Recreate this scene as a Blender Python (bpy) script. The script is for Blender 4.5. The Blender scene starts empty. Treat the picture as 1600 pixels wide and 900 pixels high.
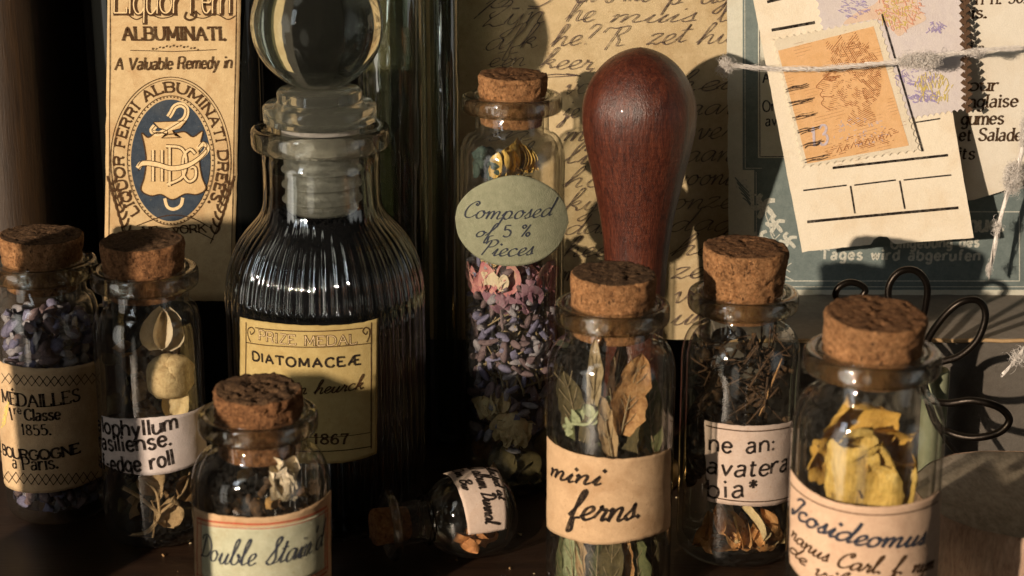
import bpy, bmesh, math, random
from mathutils import Vector, Matrix, Euler, noise
random.seed(7)
D2R = math.radians
C = bpy.context.scene.collection
SC = bpy.context.scene

# ------------------------------------------------------------------ camera, light, exposure
CAM_H, PITCH, FPX = 140.0, D2R(17.0), 2960.0       # millimetres, radians, focal length in photo pixels
cd = bpy.data.cameras.new('camera')
cam = bpy.data.objects.new('camera', cd); C.objects.link(cam)
cam.location = (0, 0, CAM_H * .001)
cam.rotation_euler = (D2R(90) - PITCH, 0, 0)
cd.sensor_width = 36; cd.lens = 36 * FPX / 1600
cd.clip_start = .005; cd.clip_end = 20
cd.dof.use_dof = True; cd.dof.focus_distance = .343; cd.dof.aperture_fstop = 34
SC.camera = cam

w = bpy.data.worlds.new('World'); SC.world = w; w.use_nodes = True
wt = w.node_tree; bg = wt.nodes['Background']; bg.inputs[1].default_value = 1
wc = wt.nodes.new('ShaderNodeTexCoord'); wm = wt.nodes.new('ShaderNodeMapping'); wm.inputs['Scale'].default_value = (1, 1, .45)
wn = wt.nodes.new('ShaderNodeVectorMath'); wn.operation = 'NORMALIZE'
wt.links.new(wc.outputs['Generated'], wm.inputs[0]); wt.links.new(wm.outputs[0], wn.inputs[0])
col = None      # dim room, with added soft glows left, right and behind for the glass to reflect
for d_, c0, c1, rgb in (((-.80, -.60, -.06), .968, .988, (1.9, 1.8, 1.6)), ((-.42, -.55, .34), .985, .995, (1.3, 1.25, 1.1)), ((.93, -.36, -.05), .960, .990, (.50, .50, .48)), ((-.30, -.95, -.12), .988, .996, (.55, .5, .42))):
    dt = wt.nodes.new('ShaderNodeVectorMath'); dt.operation = 'DOT_PRODUCT'; L_ = math.sqrt(sum(q * q for q in d_)); dt.inputs[1].default_value = [q / L_ for q in d_]
    wt.links.new(wn.outputs[0], dt.inputs[0])
    mr = wt.nodes.new('ShaderNodeMapRange'); mr.interpolation_type = 'SMOOTHSTEP'; mr.inputs[1].default_value = c0; mr.inputs[2].default_value = c1
    wt.links.new(dt.outputs['Value'], mr.inputs[0])
    mx = wt.nodes.new('ShaderNodeMix'); mx.data_type = 'RGBA'; mx.inputs[7].default_value = (*rgb, 1)
    if col is None: mx.inputs[6].default_value = (.0085, .0074, .006, 1)
    else: wt.links.new(col, mx.inputs[6])
    wt.links.new(mr.outputs[0], mx.inputs[0]); col = mx.outputs[2]
wt.links.new(col, bg.inputs[0])

def lamp(name, kind, loc, target, energy, color, size):
    ld = bpy.data.lights.new(name, kind); ld.energy = energy; ld.color = color
    o = bpy.data.objects.new(name, ld); C.objects.link(o); o.location = [c * .001 for c in loc]
    d = Vector(target) - Vector(loc); o.rotation_euler = d.to_track_quat('-Z', 'Y').to_euler()
    if kind == 'AREA': ld.shape = 'RECTANGLE'; ld.size, ld.size_y = size
    else: ld.shadow_soft_size = size
    return o
lamp('desk_lamp', 'POINT', (-330, -150, 184), (0, 330, 40), 24.0, (1, .81, .62), .0050)
lamp('fill_light', 'AREA', (-250, 20, 205), (0, 330, 40), .12, (.86, .93, 1), (.05, .17))  # added area light: weak fill, and glints on the glass

SC.view_settings.view_transform = 'Standard'
SC.view_settings.look = 'None'
SC.view_settings.exposure = 0; SC.view_settings.gamma = 1
cy = SC.cycles
cy.use_denoising = True; cy.max_bounces = 20; cy.transparent_max_bounces = 40
cy.transmission_bounces = 14; cy.glossy_bounces = 6; cy.diffuse_bounces = 4
cy.sample_clamp_indirect = 4.0; cy.blur_glossy = .3

# ------------------------------------------------------------------ mapping of photo pixels to the place
CP, SP = math.cos(PITCH), math.sin(PITCH)
def ray(px, py):
    v = 450 - py
    return Vector((px - 800, FPX * CP + v * SP, -FPX * SP + v * CP))
def at(px, py, D):
    d = ray(px, py); t = D / d.y
    return Vector((d.x * t, D, CAM_H + d.z * t))
def zat(py, D): return at(800, py, D).z
def mmpp(D, z): return (D * CP + (CAM_H - z) * SP) / FPX

class Cyl:
    "upright cylinder surface; u = arc length from the side facing the camera, v = height"
    def __init__(s, cx, cy, r, z=30):
        s.c = (cx, cy); s.r = r; s.wr = .10; s.s = mmpp(cy - r, z)
    def uv(s, px, py):
        d = ray(px, py); cx, cy = s.c
        a = d.x**2 + d.y**2; b = -(d.x * cx + d.y * cy); c = cx * cx + cy * cy - s.r**2
        q = max(b * b - a * c, 0.0); t = (-b - math.sqrt(q)) / a
        x, y = d.x * t, d.y * t
        return (math.atan2(x - cx, -(y - cy)) * s.r, CAM_H + d.z * t)
    def pt(s, u, v, off=0):
        th = u / s.r; r = s.r + off + s.wr * (.5 + noise.noise(Vector((u * .16 + s.c[0], v * .22, s.c[1]))) + .5 * noise.noise(Vector((u * .5, v * .6 + s.c[0], 3))))
        return Vector((s.c[0] + r * math.sin(th), s.c[1] - r * math.cos(th), v))
class Flat:
    def __init__(s, o, ex=(1, 0, 0), ey=(0, 0, 1)):
        s.o = Vector(o); s.ex = Vector(ex).normalized(); s.ey = Vector(ey).normalized()
        s.n = s.ex.cross(s.ey).normalized(); s.ey = s.n.cross(s.ex)
        s.s = mmpp(s.o.y, s.o.z)
    def uv(s, px, py):
        d = ray(px, py); c = Vector((0, 0, CAM_H)); t = (s.o - c).dot(s.n) / d.dot(s.n)
        p = c + d * t - s.o
        return (p.dot(s.ex), p.dot(s.ey))
    def pt(s, u, v, off=0): return s.o + s.ex * u + s.ey * v + s.n * off

# ------------------------------------------------------------------ mesh helper
class MB:
    def __init__(s): s.v = []; s.f = []; s.m = []
    def add(s, vs, fs, mi=0):
        b = len(s.v); s.v += [tuple(p) for p in vs]
        s.f += [tuple(i + b for i in f) for f in fs]; s.m += [mi] * len(fs)
    def grid(s, rows, mi=0, closeu=False):
        n = len(rows[0]); vs = [p for r in rows for p in r]; fs = []
        for j in range(len(rows) - 1):
            for i in range(n if closeu else n - 1):
                k = (i + 1) % n
                fs.append((j * n + i, j * n + k, (j + 1) * n + k, (j + 1) * n + i))
        s.add(vs, fs, mi)
    def lathe(s, prof, c=(0, 0, 0), n=64, mi=0, fn=None, axis=None):
        rows = []
        for k, (r, z) in enumerate(prof):
            row = []
            for i in range(n):
                a = 2 * math.pi * i / n
                rr = fn(r, z, a) if fn else r
                p = Vector((rr * math.cos(a), rr * math.sin(a), z))
                if axis: p = axis @ p
                row.append(p + Vector(c))
            rows.append(row)
        s.grid(rows, mi, True)
    def tube(s, pts, r, n=8, mi=0, closed=False):
        pts = [Vector(p) for p in pts]; N = len(pts); rows = []
        up = Vector((.13, .31, .94))
        for i, p in enumerate(pts):
            a = pts[(i - 1) % N] if closed or i else p; b = pts[(i + 1) % N] if closed or i < N - 1 else p
            t = (b - a).normalized(); x = t.cross(up)
            if x.length < 1e-4: x = t.cross(Vector((1, 0, 0)))
            x.normalize(); up2 = x.cross(t); up = up2
            rr = r(i / max(1, N - 1)) if callable(r) else r
            rows.append([p + x * rr * math.cos(2 * math.pi * k / n) + up2 * rr * math.sin(2 * math.pi * k / n) for k in range(n)])
        if closed: rows.append(rows[0])
        s.grid(rows, mi, True)
        if not closed:
            b = len(s.v)
            s.v += [tuple(p) for p in rows[0]] + [tuple(p) for p in rows[-1]]
            s.f += [tuple(range(b, b + n))[::-1], tuple(range(b + n, b + 2 * n))]; s.m += [mi, mi]
    def box(s, a, b, mi=0, M=None):
        x0, y0, z0 = a; x1, y1, z1 = b
        vs = [Vector(p) for p in ((x0,y0,z0),(x1,y0,z0),(x1,y1,z0),(x0,y1,z0),(x0,y0,z1),(x1,y0,z1),(x1,y1,z1),(x0,y1,z1))]
        if M: vs = [M @ p for p in vs]
        s.add(vs, [(3,2,1,0),(4,5,6,7),(0,1,5,4),(1,2,6,5),(2,3,7,6),(3,0,4,7)], mi)
    def clamp(s, cx, cy, R, z0=2.3):
        "press what is inside a bottle against its glass"
        for i, p in enumerate(s.v):
            x, y = p[0] - cx, p[1] - cy; q = math.hypot(x, y)
            if q > R: k = (R - .25 * (1 - R / q)) / q; x, y = x * k, y * k
            s.v[i] = (cx + x, cy + y, max(p[2], z0))
        return s
    def build(s, name, mats, parent=None, loc=None, smooth=True, bevel=0, sub=0):
        o3 = Vector(parent['o']) if parent is not None and 'o' in parent else None
        L = Vector(loc) if loc is not None else (Vector(s_origin(parent)) if parent is not None else Vector((0, 0, 0)))
        me = bpy.data.meshes.new(name)
        me.from_pydata([((p[0] - L.x) * .001, (p[1] - L.y) * .001, (p[2] - L.z) * .001) for p in s.v], [], s.f)
        if not isinstance(mats, (list, tuple)): mats = [mats]
        for m in mats: me.materials.append(m)
        me.polygons.foreach_set('material_index', s.m)
        me.polygons.foreach_set('use_smooth', [smooth] * len(s.f))
        bm = bmesh.new(); bm.from_mesh(me)
        bmesh.ops.remove_doubles(bm, verts=bm.verts, dist=1e-7)
        bmesh.ops.recalc_face_normals(bm, faces=bm.faces) if not getattr(s, 'noflip', False) else None
        bm.to_mesh(me); bm.free(); me.update()
        ob = bpy.data.objects.new(name, me); C.objects.link(ob)
        if parent is not None:
            ob.parent = parent
            po = Vector(s_origin(parent)); ob.location = (L - po) * .001
        else: ob.location = L * .001
        ORG[ob.name] = tuple(L)
        if bevel:
            md = ob.modifiers.new('bevel', 'BEVEL'); md.width = bevel * .001; md.segments = 2; md.limit_method = 'ANGLE'
        if sub:
            md = ob.modifiers.new('sub', 'SUBSURF'); md.levels = md.render_levels = sub
        return ob
ORG = {}
def s_origin(o): return ORG[o.name]
def thing(name, label, cat, loc, group=None):
    o = bpy.data.objects.new(name, None); C.objects.link(o)
    o.location = Vector(loc) * .001; o.empty_display_size = .01; ORG[o.name] = tuple(loc)
    return tag(o, label, cat, group)
def tag(o, label, cat, group=None, kind=None):
    o['label'] = label; o['category'] = cat
    if group: o['group'] = group
    if kind: o['kind'] = kind
    return o
def struct(o): o['kind'] = 'structure'; return o

# ------------------------------------------------------------------ materials
def newmat(name):
    m = bpy.data.materials.new(name); m.use_nodes = True; nt = m.node_tree
    for n in list(nt.nodes): nt.nodes.remove(n)
    out = nt.nodes.new('ShaderNodeOutputMaterial'); return m, nt, out
def nd(nt, t, **kw):
    n = nt.nodes.new(t)
    for k, v in kw.items():
        if k.startswith('i_'): n.inputs[k[2:].replace('_', ' ')].default_value = v
        else: setattr(n, k, v)
    return n
def coords(nt, scale=(1, 1, 1), rot=(0, 0, 0)):
    tc = nd(nt, 'ShaderNodeTexCoord'); mp = nd(nt, 'ShaderNodeMapping')
    mp.inputs['Scale'].default_value = [s * 1000 for s in scale]; mp.inputs['Rotation'].default_value = rot
    nt.links.new(tc.outputs['Object'], mp.inputs[0]); return mp.outputs[0]
def nz(nt, co, scale, detail=4, rough=.6, dist=0):
    n = nd(nt, 'ShaderNodeTexNoise'); n.inputs['Scale'].default_value = scale; n.inputs['Detail'].default_value = detail
    n.inputs['Roughness'].default_value = rough; n.inputs['Distortion'].default_value = dist
    nt.links.new(co, n.inputs['Vector']); return n.outputs['Fac']
def ramp(nt, fac, stops):
    r = nd(nt, 'ShaderNodeValToRGB'); e = r.color_ramp.elements
    while len(e) < len(stops): e.new(.5)
    for k, (p, c) in enumerate(stops):
        e[k].position = p; e[k].color = (c[0], c[1], c[2], 1) if hasattr(c, '__len__') else (c, c, c, 1)
    nt.links.new(fac, r.inputs[0]); return r.outputs[0]
def mixc(nt, fac, a, b, mode='MIX'):
    m = nd(nt, 'ShaderNodeMix', data_type='RGBA', blend_type=mode)
    if isinstance(fac, (int, float)): m.inputs[0].default_value = fac
    else: nt.links.new(fac, m.inputs[0])
    for k, c in ((6, a), (7, b)):
        if hasattr(c, 'is_linked'): nt.links.new(c, m.inputs[k])
        else: m.inputs[k].default_value = (*c, 1)
    return m.outputs[2]
def math_(nt, op, a, b=None):
    m = nd(nt, 'ShaderNodeMath', operation=op)
    for k, c in ((0, a), (1, b)):
        if c is None: continue
        if isinstance(c, (int, float)): m.inputs[k].default_value = c
        else: nt.links.new(c, m.inputs[k])
    return m.outputs[0]
def bump(nt, h, strength=.4, dist=.0003):
    b = nd(nt, 'ShaderNodeBump'); b.inputs['Strength'].default_value = strength; b.inputs['Distance'].default_value = dist
    nt.links.new(h, b.inputs['Height']); return b.outputs[0]
def pbr(name, col, rough=.6, build=None, coat=0, metal=0, spec=.5, trans=0):
    "principled material; build(nt) -> (colour socket, bump socket or None, roughness socket or None)"
    m, nt, out = newmat(name); p = nd(nt, 'ShaderNodeBsdfPrincipled')
    p.inputs['Base Color'].default_value = (*col, 1); p.inputs['Roughness'].default_value = rough
    p.inputs['Metallic'].default_value = metal; p.inputs['Coat Weight'].default_value = coat
    p.inputs['Specular IOR Level'].default_value = spec
    if trans: p.inputs['Subsurface Weight'].default_value = trans; p.inputs['Subsurface Radius'].default_value = (.001, .0006, .0003)
    if build:
        r = build(nt)
        if r[0] is not None: nt.links.new(r[0], p.inputs['Base Color'])
        if r[1] is not None: nt.links.new(r[1], p.inputs['Normal'])
        if len(r) > 2 and r[2] is not None: nt.links.new(r[2], p.inputs['Roughness'])
    nt.links.new(p.outputs[0], out.inputs[0]); return m

def paper(name, a, b, stain=(.30, .17, .07), amount=.5, seed=0, speck=.5, grain=1):
    def bld(nt):
        co = coords(nt)
        mp = nd(nt, 'ShaderNodeMapping'); mp.inputs['Location'].default_value = (seed * 7.3, seed * 3.1, seed); nt.links.new(co, mp.inputs[0]); co = mp.outputs[0]
        big = nz(nt, co, .11, 5, .65, .6); mid = nz(nt, co, .7, 5, .7); fine = nz(nt, co, 5, 3, .7)
        c = mixc(nt, ramp(nt, mid, [(.3, 0), (.7, 1)]), a, b)
        st = math_(nt, 'MULTIPLY', ramp(nt, big, [(.48, 0), (.75, 1)]), amount)
        c = mixc(nt, st, c, stain)
        sp = math_(nt, 'MULTIPLY', ramp(nt, nz(nt, co, 2.1, 2, .5), [(.66, 0), (.74, 1)]), speck)
        c = mixc(nt, sp, c, stain)
        c = mixc(nt, .35, c, ramp(nt, fine, [(.3, .55), (.7, 1.0)]), 'MULTIPLY')
        return c, bump(nt, math_(nt, 'ADD', fine, mid), .35 * grain, .0002)
    return pbr(name, a, .85, bld, spec=.2)
def ink(name, col, lo=.35, hi=1.0, scale=2.2, seed=0):
    m, nt, out = newmat(name)
    d = nd(nt, 'ShaderNodeBsdfDiffuse'); d.inputs[0].default_value = (*col, 1)
    t = nd(nt, 'ShaderNodeBsdfTransparent'); mx = nd(nt, 'ShaderNodeMixShader')
    f = ramp(nt, nz(nt, coords(nt), scale, 4, .7), [(.25, lo), (.6, hi)])
    nt.links.new(f, mx.inputs[0]); nt.links.new(t.outputs[0], mx.inputs[1]); nt.links.new(d.outputs[0], mx.inputs[2])
    nt.links.new(mx.outputs[0], out.inputs[0]); return m
def thin_glass(name, tint=(.95, .95, .93), f0=.05, edge=(.38, .40, .37), rough=.0, haze=0.0, rspan=.07):
    "wall of a hollow vessel: Schlick reflection over clear transmission"
    m, nt, out = newmat(name)
    lw = nd(nt, 'ShaderNodeLayerWeight'); lw.inputs[0].default_value = .5; fc = lw.outputs['Facing']
    F = math_(nt, 'ADD', math_(nt, 'MULTIPLY', math_(nt, 'POWER', fc, 5), .9), f0)
    t = nd(nt, 'ShaderNodeBsdfTransparent')
    nt.links.new(mixc(nt, math_(nt, 'POWER', fc, 4), tint, edge), t.inputs[0])
    sm = nz(nt, coords(nt), .35, 5, .7); bp = bump(nt, nz(nt, coords(nt), .10, 2, .5), .25, .0008)
    g = nd(nt, 'ShaderNodeBsdfGlossy'); g.inputs[0].default_value = (1, 1, 1, 1)
    nt.links.new(ramp(nt, sm, [(.4, rough + .015), (.75, rough + .015 + rspan)]), g.inputs['Roughness'])
    nt.links.new(bp, g.inputs['Normal'])
    mx = nd(nt, 'ShaderNodeMixShader'); nt.links.new(F, mx.inputs[0])
    nt.links.new(t.outputs[0], mx.inputs[1]); nt.links.new(g.outputs[0], mx.inputs[2])
    last = mx.outputs[0]
    if haze:   # dust and smears on the glass
        df = nd(nt, 'ShaderNodeBsdfDiffuse'); df.inputs[0].default_value = (.7, .68, .62, 1)
        m2 = nd(nt, 'ShaderNodeMixShader')
        nt.links.new(math_(nt, 'MULTIPLY', ramp(nt, nz(nt, coords(nt), 1.3, 6, .75), [(.45, 0), (.8, 1)]), haze), m2.inputs[0])
        nt.links.new(last, m2.inputs[1]); nt.links.new(df.outputs[0], m2.inputs[2]); last = m2.outputs[0]
    nt.links.new(last, out.inputs[0]); return m
def solid_glass(name, col=(1, 1, .98), clear=.45, rough=0.0, ior=1.48, grey_lift=0):
    "thick glass: refraction, part of the light let straight through"
    m, nt, out = newmat(name)
    g = nd(nt, 'ShaderNodeBsdfGlass'); g.inputs['Color'].default_value = (*col, 1); g.inputs['Roughness'].default_value = rough; g.inputs['IOR'].default_value = ior
    nt.links.new(bump(nt, nz(nt, coords(nt), .22, 3, .5), .08, .0005), g.inputs['Normal'])
    t = nd(nt, 'ShaderNodeBsdfTransparent'); t.inputs[0].default_value = (*col, 1)
    mx = nd(nt, 'ShaderNodeMixShader'); mx.inputs[0].default_value = 1 - clear
    nt.links.new(t.outputs[0], mx.inputs[1]); nt.links.new(g.outputs[0], mx.inputs[2]); last = mx.outputs[0]
    if grey_lift:  # pale film painted in to lift dark glass, standing in for soft reflections
        df = nd(nt, 'ShaderNodeBsdfDiffuse'); df.inputs[0].default_value = (.62, .64, .54, 1); m2 = nd(nt, 'ShaderNodeMixShader')
        nt.links.new(math_(nt, 'MULTIPLY', ramp(nt, nz(nt, coords(nt), .5, 7, .75), [(.30, .35), (.75, 1)]), grey_lift), m2.inputs[0])
        nt.links.new(last, m2.inputs[1]); nt.links.new(df.outputs[0], m2.inputs[2]); last = m2.outputs[0]
    nt.links.new(last, out.inputs[0]); return m

def rim_glass(name, col=(.99, 1, .96), clear=.40, f0=.10):
    "rounded glass rim: sharp Schlick reflection over refraction, part of the light let straight through"
    m, nt, out = newmat(name)
    lw = nd(nt, 'ShaderNodeLayerWeight'); lw.inputs[0].default_value = .5
    F = math_(nt, 'ADD', math_(nt, 'MULTIPLY', math_(nt, 'POWER', lw.outputs['Facing'], 5), .9), f0)
    t = nd(nt, 'ShaderNodeBsdfTransparent'); t.inputs[0].default_value = (*col, 1)
    r = nd(nt, 'ShaderNodeBsdfRefraction'); r.inputs['Color'].default_value = (*col, 1); r.inputs['IOR'].default_value = 1.48; r.inputs['Roughness'].default_value = 0
    g = nd(nt, 'ShaderNodeBsdfGlossy'); g.inputs['Roughness'].default_value = .02
    m1 = nd(nt, 'ShaderNodeMixShader'); m1.inputs[0].default_value = 1 - clear; nt.links.new(t.outputs[0], m1.inputs[1]); nt.links.new(r.outputs[0], m1.inputs[2])
    m2 = nd(nt, 'ShaderNodeMixShader'); nt.links.new(F, m2.inputs[0]); nt.links.new(m1.outputs[0], m2.inputs[1]); nt.links.new(g.outputs[0], m2.inputs[2])
    nt.links.new(m2.outputs[0], out.inputs[0]); return m

M = {}
def cork_build(nt, a, b, c):
    co = coords(nt)
    v = nd(nt, 'ShaderNodeTexVoronoi'); v.inputs['Scale'].default_value = 1.7; nt.links.new(co, v.inputs['Vector'])
    n0 = nz(nt, co, .22, 3, .6); n1 = nz(nt, co, 1.1, 6, .75, .4); n2 = nz(nt, co, 4.5, 4, .7)
    col = ramp(nt, n1, [(.30, c), (.43, a), (.56, b), (.78, tuple(x * 1.2 for x in b))])
    col = mixc(nt, .55, col, ramp(nt, v.outputs['Distance'], [(.0, 1.0), (.6, .4)]), 'MULTIPLY')
    col = mixc(nt, .6, col, ramp(nt, n0, [(.35, .55), (.65, 1.0)]), 'MULTIPLY')
    mp = nd(nt, 'ShaderNodeMapping'); mp.inputs['Scale'].default_value = (1, 1, .35); nt.links.new(co, mp.inputs[0])
    pit = ramp(nt, nz(nt, mp.outputs[0], 1.9, 3, .6, .3), [(.63, 0), (.70, 1)])
    fine = ramp(nt, nz(nt, co, 3.4, 2, .5), [(.62, 0), (.70, 1)])
    col = mixc(nt, math_(nt, 'MULTIPLY', pit, .8), col, (.035, .016, .008)); col = mixc(nt, math_(nt, 'MULTIPLY', fine, .6), col, (.06, .026, .012))
    h = math_(nt, 'SUBTRACT', math_(nt, 'ADD', n1, math_(nt, 'MULTIPLY', n2, .7)), math_(nt, 'ADD', pit, math_(nt, 'MULTIPLY', fine, .5)))
    return col, bump(nt, h, .9, .0006)
M['cork'] = pbr('cork', (.4, .22, .1), .88, lambda nt: cork_build(nt, (.40, .185, .070), (.56, .285, .12), (.10, .042, .016)), spec=.25)
M['cork_brown'] = pbr('brown_cork', (.3, .16, .07), .9, lambda nt: cork_build(nt, (.25, .112, .045), (.40, .19, .08), (.06, .026, .011)), spec=.2)
M['cork_top'] = pbr('cork_top', (.2, .1, .05), .95, lambda nt: cork_build(nt, (.20, .090, .036), (.36, .18, .08), (.045, .02, .009)), spec=.2)
M['cork_dark_top'] = pbr('dark_cork_top', (.1, .06, .03), .95, lambda nt: cork_build(nt, (.115, .062, .03), (.21, .12, .06), (.028, .015, .008)), spec=.2)
M['glass'] = thin_glass('bottle_glass', haze=.028)
M['lip'] = rim_glass('rim_glass')
M['ball'] = solid_glass('ball_glass', (.95, .98, .93), .06, 0, 1.46, .011)
M['stop'] = solid_glass('stopper_glass', (.97, .98, .95), .30, 0, 1.46, .045)
M['apoth'] = thin_glass('fluted_glass', (.84, .86, .84), .11, (.30, .31, .30), 0, 0, .02)
def frosted(name):
    m, nt, out = newmat(name); g = nd(nt, 'ShaderNodeBsdfGlass'); g.inputs['Roughness'].default_value = .38; g.inputs['Color'].default_value = (.95, .94, .91, 1)
    p = nd(nt, 'ShaderNodeBsdfPrincipled'); p.inputs['Base Color'].default_value = (.33, .315, .29, 1); p.inputs['Roughness'].default_value = .32
    n = bump(nt, nz(nt, coords(nt), 2.2, 4), .35, .0003); nt.links.new(n, g.inputs['Normal']); nt.links.new(n, p.inputs['Normal'])
    mx = nd(nt, 'ShaderNodeMixShader'); nt.links.new(ramp(nt, nz(nt, coords(nt, (1, 1, 3)), .5, 4, .7), [(.35, .25), (.65, .8)]), mx.inputs[0])
    nt.links.new(g.outputs[0], mx.inputs[1]); nt.links.new(p.outputs[0], mx.inputs[2]); nt.links.new(mx.outputs[0], out.inputs[0]); return m
M['frost'] = frosted('frosted_plug')
M['green'] = thin_glass('green_glass', (.60, .64, .59), .14, (.12, .14, .125), .01, .05)
M['dark_glass'] = pbr('dark_bottle_glass', (.006, .0065, .006), .06, None, spec=.35)
def wood(nt, a, b, c, stretch=(1, 1, .12), sc=.8, bs=.3, dist=1.2):
    co = coords(nt, stretch); n = nz(nt, co, sc, 7, .7, dist); f = nz(nt, co, sc * 5, 4, .7, .3)
    col = ramp(nt, n, [(.28, a), (.5, b), (.75, c)])
    col = mixc(nt, .5, col, ramp(nt, f, [(.35, .35), (.62, 1)]), 'MULTIPLY')
    return col, bump(nt, f, bs, .0003)
def handle_build(nt):
    col, bp = wood(nt, (.026, .007, .005), (.090, .023, .012), (.165, .046, .021), (1, 1, .16), .8, .5, .9)
    chk = ramp(nt, nz(nt, coords(nt, (.5, .5, 3.2)), .9, 4, .7), [(.40, .55), (.55, 1)])
    col = mixc(nt, .6, col, chk, 'MULTIPLY')
    spk = ramp(nt, nz(nt, coords(nt, (2.2, 2.2, .5)), 1.3, 2, .5), [(.58, 0), (.68, 1)])
    return mixc(nt, math_(nt, 'MULTIPLY', spk, .8), col, (.022, .008, .006)), bp
M['handle'] = pbr('oiled_hardwood', (.2, .06, .03), .36, handle_build, coat=.10)
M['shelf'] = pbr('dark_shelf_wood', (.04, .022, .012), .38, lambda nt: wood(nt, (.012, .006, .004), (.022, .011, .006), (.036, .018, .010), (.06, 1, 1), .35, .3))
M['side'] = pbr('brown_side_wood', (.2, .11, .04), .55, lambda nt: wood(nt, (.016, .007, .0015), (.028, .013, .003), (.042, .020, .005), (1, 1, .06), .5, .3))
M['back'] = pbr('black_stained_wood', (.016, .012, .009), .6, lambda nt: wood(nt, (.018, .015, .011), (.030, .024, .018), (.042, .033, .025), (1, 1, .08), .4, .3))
M['disc_top'] = pbr('sawn_wood', (.3, .24, .17), .8, lambda nt: wood(nt, (.26, .21, .15), (.40, .33, .25), (.48, .41, .32), (1, .4, 1), .25, .3))
M['bark'] = pbr('pale_bark', (.42, .28, .19), .8, lambda nt: wood(nt, (.28, .16, .10), (.44, .29, .20), (.55, .39, .28), (1, 1, .25), .5, .5))
M['brass'] = pbr('brass', (.5, .33, .12), .3, None, metal=1)
M['wire'] = pbr('bronze_wire', (.022, .017, .013), .34, lambda nt: (None, bump(nt, nz(nt, coords(nt), 2), .2, .0002)), metal=.85)

M['p_liquor'] = paper('cream_printed_paper', (.46, .33, .17), (.56, .42, .23), (.33, .17, .065), .7, 1)
M['p_letter'] = paper('letter_paper', (.50, .39, .22), (.60, .475, .285), (.33, .21, .09), .55, 2)
M['p_kraft'] = paper('kraft_label_paper', (.45, .30, .17), (.55, .375, .22), (.27, .14, .055), .65, 3)
M['p_medal'] = paper('buff_label_paper', (.48, .335, .19), (.57, .41, .24), (.27, .15, .06), .5, 4)
M['p_white'] = paper('white_label_paper', (.50, .44, .42), (.58, .51, .48), (.42, .32, .26), .3, 5)
M['p_pink'] = paper('rose_white_paper', (.50, .39, .32), (.58, .465, .385), (.42, .26, .16), .4, 6)
M['p_yellow'] = paper('yellow_label_paper', (.35, .26, .10), (.43, .33, .14), (.30, .18, .05), .45, 7)
M['p_sage'] = paper('sage_label_paper', (.36, .365, .25), (.45, .45, .325), (.30, .24, .12), .45, 8)
M['p_stone'] = paper('grey_green_card', (.20, .21, .135), (.27, .275, .185), (.17, .16, .10), .4, 9, grain=2)
M['p_tag'] = paper('tag_card', (.86, .77, .60), (.90, .81, .65), (.66, .46, .24), .35, 10, .15)
M['p_menu'] = paper('menu_card', (.80, .74, .62), (.85, .79, .67), (.6, .46, .28), .3, 11, .1)
M['p_pale'] = paper('pale_card', (.60, .60, .50), (.68, .67, .57), (.45, .36, .2), .3, 12, .2)
M['p_teal'] = paper('teal_print', (.145, .185, .18), (.205, .25, .24), (.11, .14, .135), .5, 13, .6)
M['p_orange'] = paper('orange_stamp_print', (.74, .44, .20), (.82, .52, .27), (.66, .36, .14), .3, 14, .1)
M['p_pastel'] = None
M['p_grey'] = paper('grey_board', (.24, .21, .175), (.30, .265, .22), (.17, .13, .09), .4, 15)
M['p_grey_shade'] = paper('shaded_grey_board', (.105, .093, .078), (.14, .124, .104), (.08, .06, .045), .4, 25)  # darker copy of the grey board: shade painted into the box sides
M['p_tan'] = paper('tan_edge', (.42, .28, .14), (.5, .34, .18), (.3, .17, .07), .4, 16)
M['p_navy'] = paper('navy_print', (.022, .034, .052), (.045, .06, .08), (.10, .10, .09), .3, 17, .5)
M['p_roll'] = paper('pale_green_paper', (.22, .24, .15), (.28, .30, .20), (.3, .28, .15), .4, 18)
M['p_toe'] = paper('shield_print', (.52, .36, .17), (.60, .43, .22), (.36, .2, .08), .5, 19)
M['i_black'] = ink('black_ink', (.020, .015, .013), .5, 1, 1.2)
M['i_brown'] = ink('brown_print_ink', (.06, .032, .016), .55, 1)
M['i_letter'] = ink('faded_pen_ink', (.10, .072, .066), .25, .95, 1.0)
M['i_blue'] = ink('blue_black_pen_ink', (.035, .04, .055), .5, 1, 1.4)
M['i_red'] = ink('red_rule_ink', (.42, .09, .05), .4, .9)
M['i_white'] = ink('white_print', (.62, .62, .54), .45, 1, 2.5)
M['i_cream'] = ink('cream_print', (.66, .50, .28), .7, 1)
M['i_orange'] = ink('brown_engraving_ink', (.30, .10, .035), .25, .9, 1.6)
M['i_stampblack'] = ink('postmark_ink', (.05, .035, .03), .0, 1, 1.6)
M['i_lilac'] = ink('lilac_engraving_ink', (.38, .32, .55), .2, .9, 1.5)
M['i_peach'] = ink('peach_engraving_ink', (.72, .38, .26), .3, .9, 1.5)
M['i_yel'] = ink('yellow_engraving_ink', (.68, .55, .16), .3, .9, 1.5)
M['i_pale'] = ink('pale_engraving_ink', (.62, .56, .62), .4, .9, 1.5)

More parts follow.
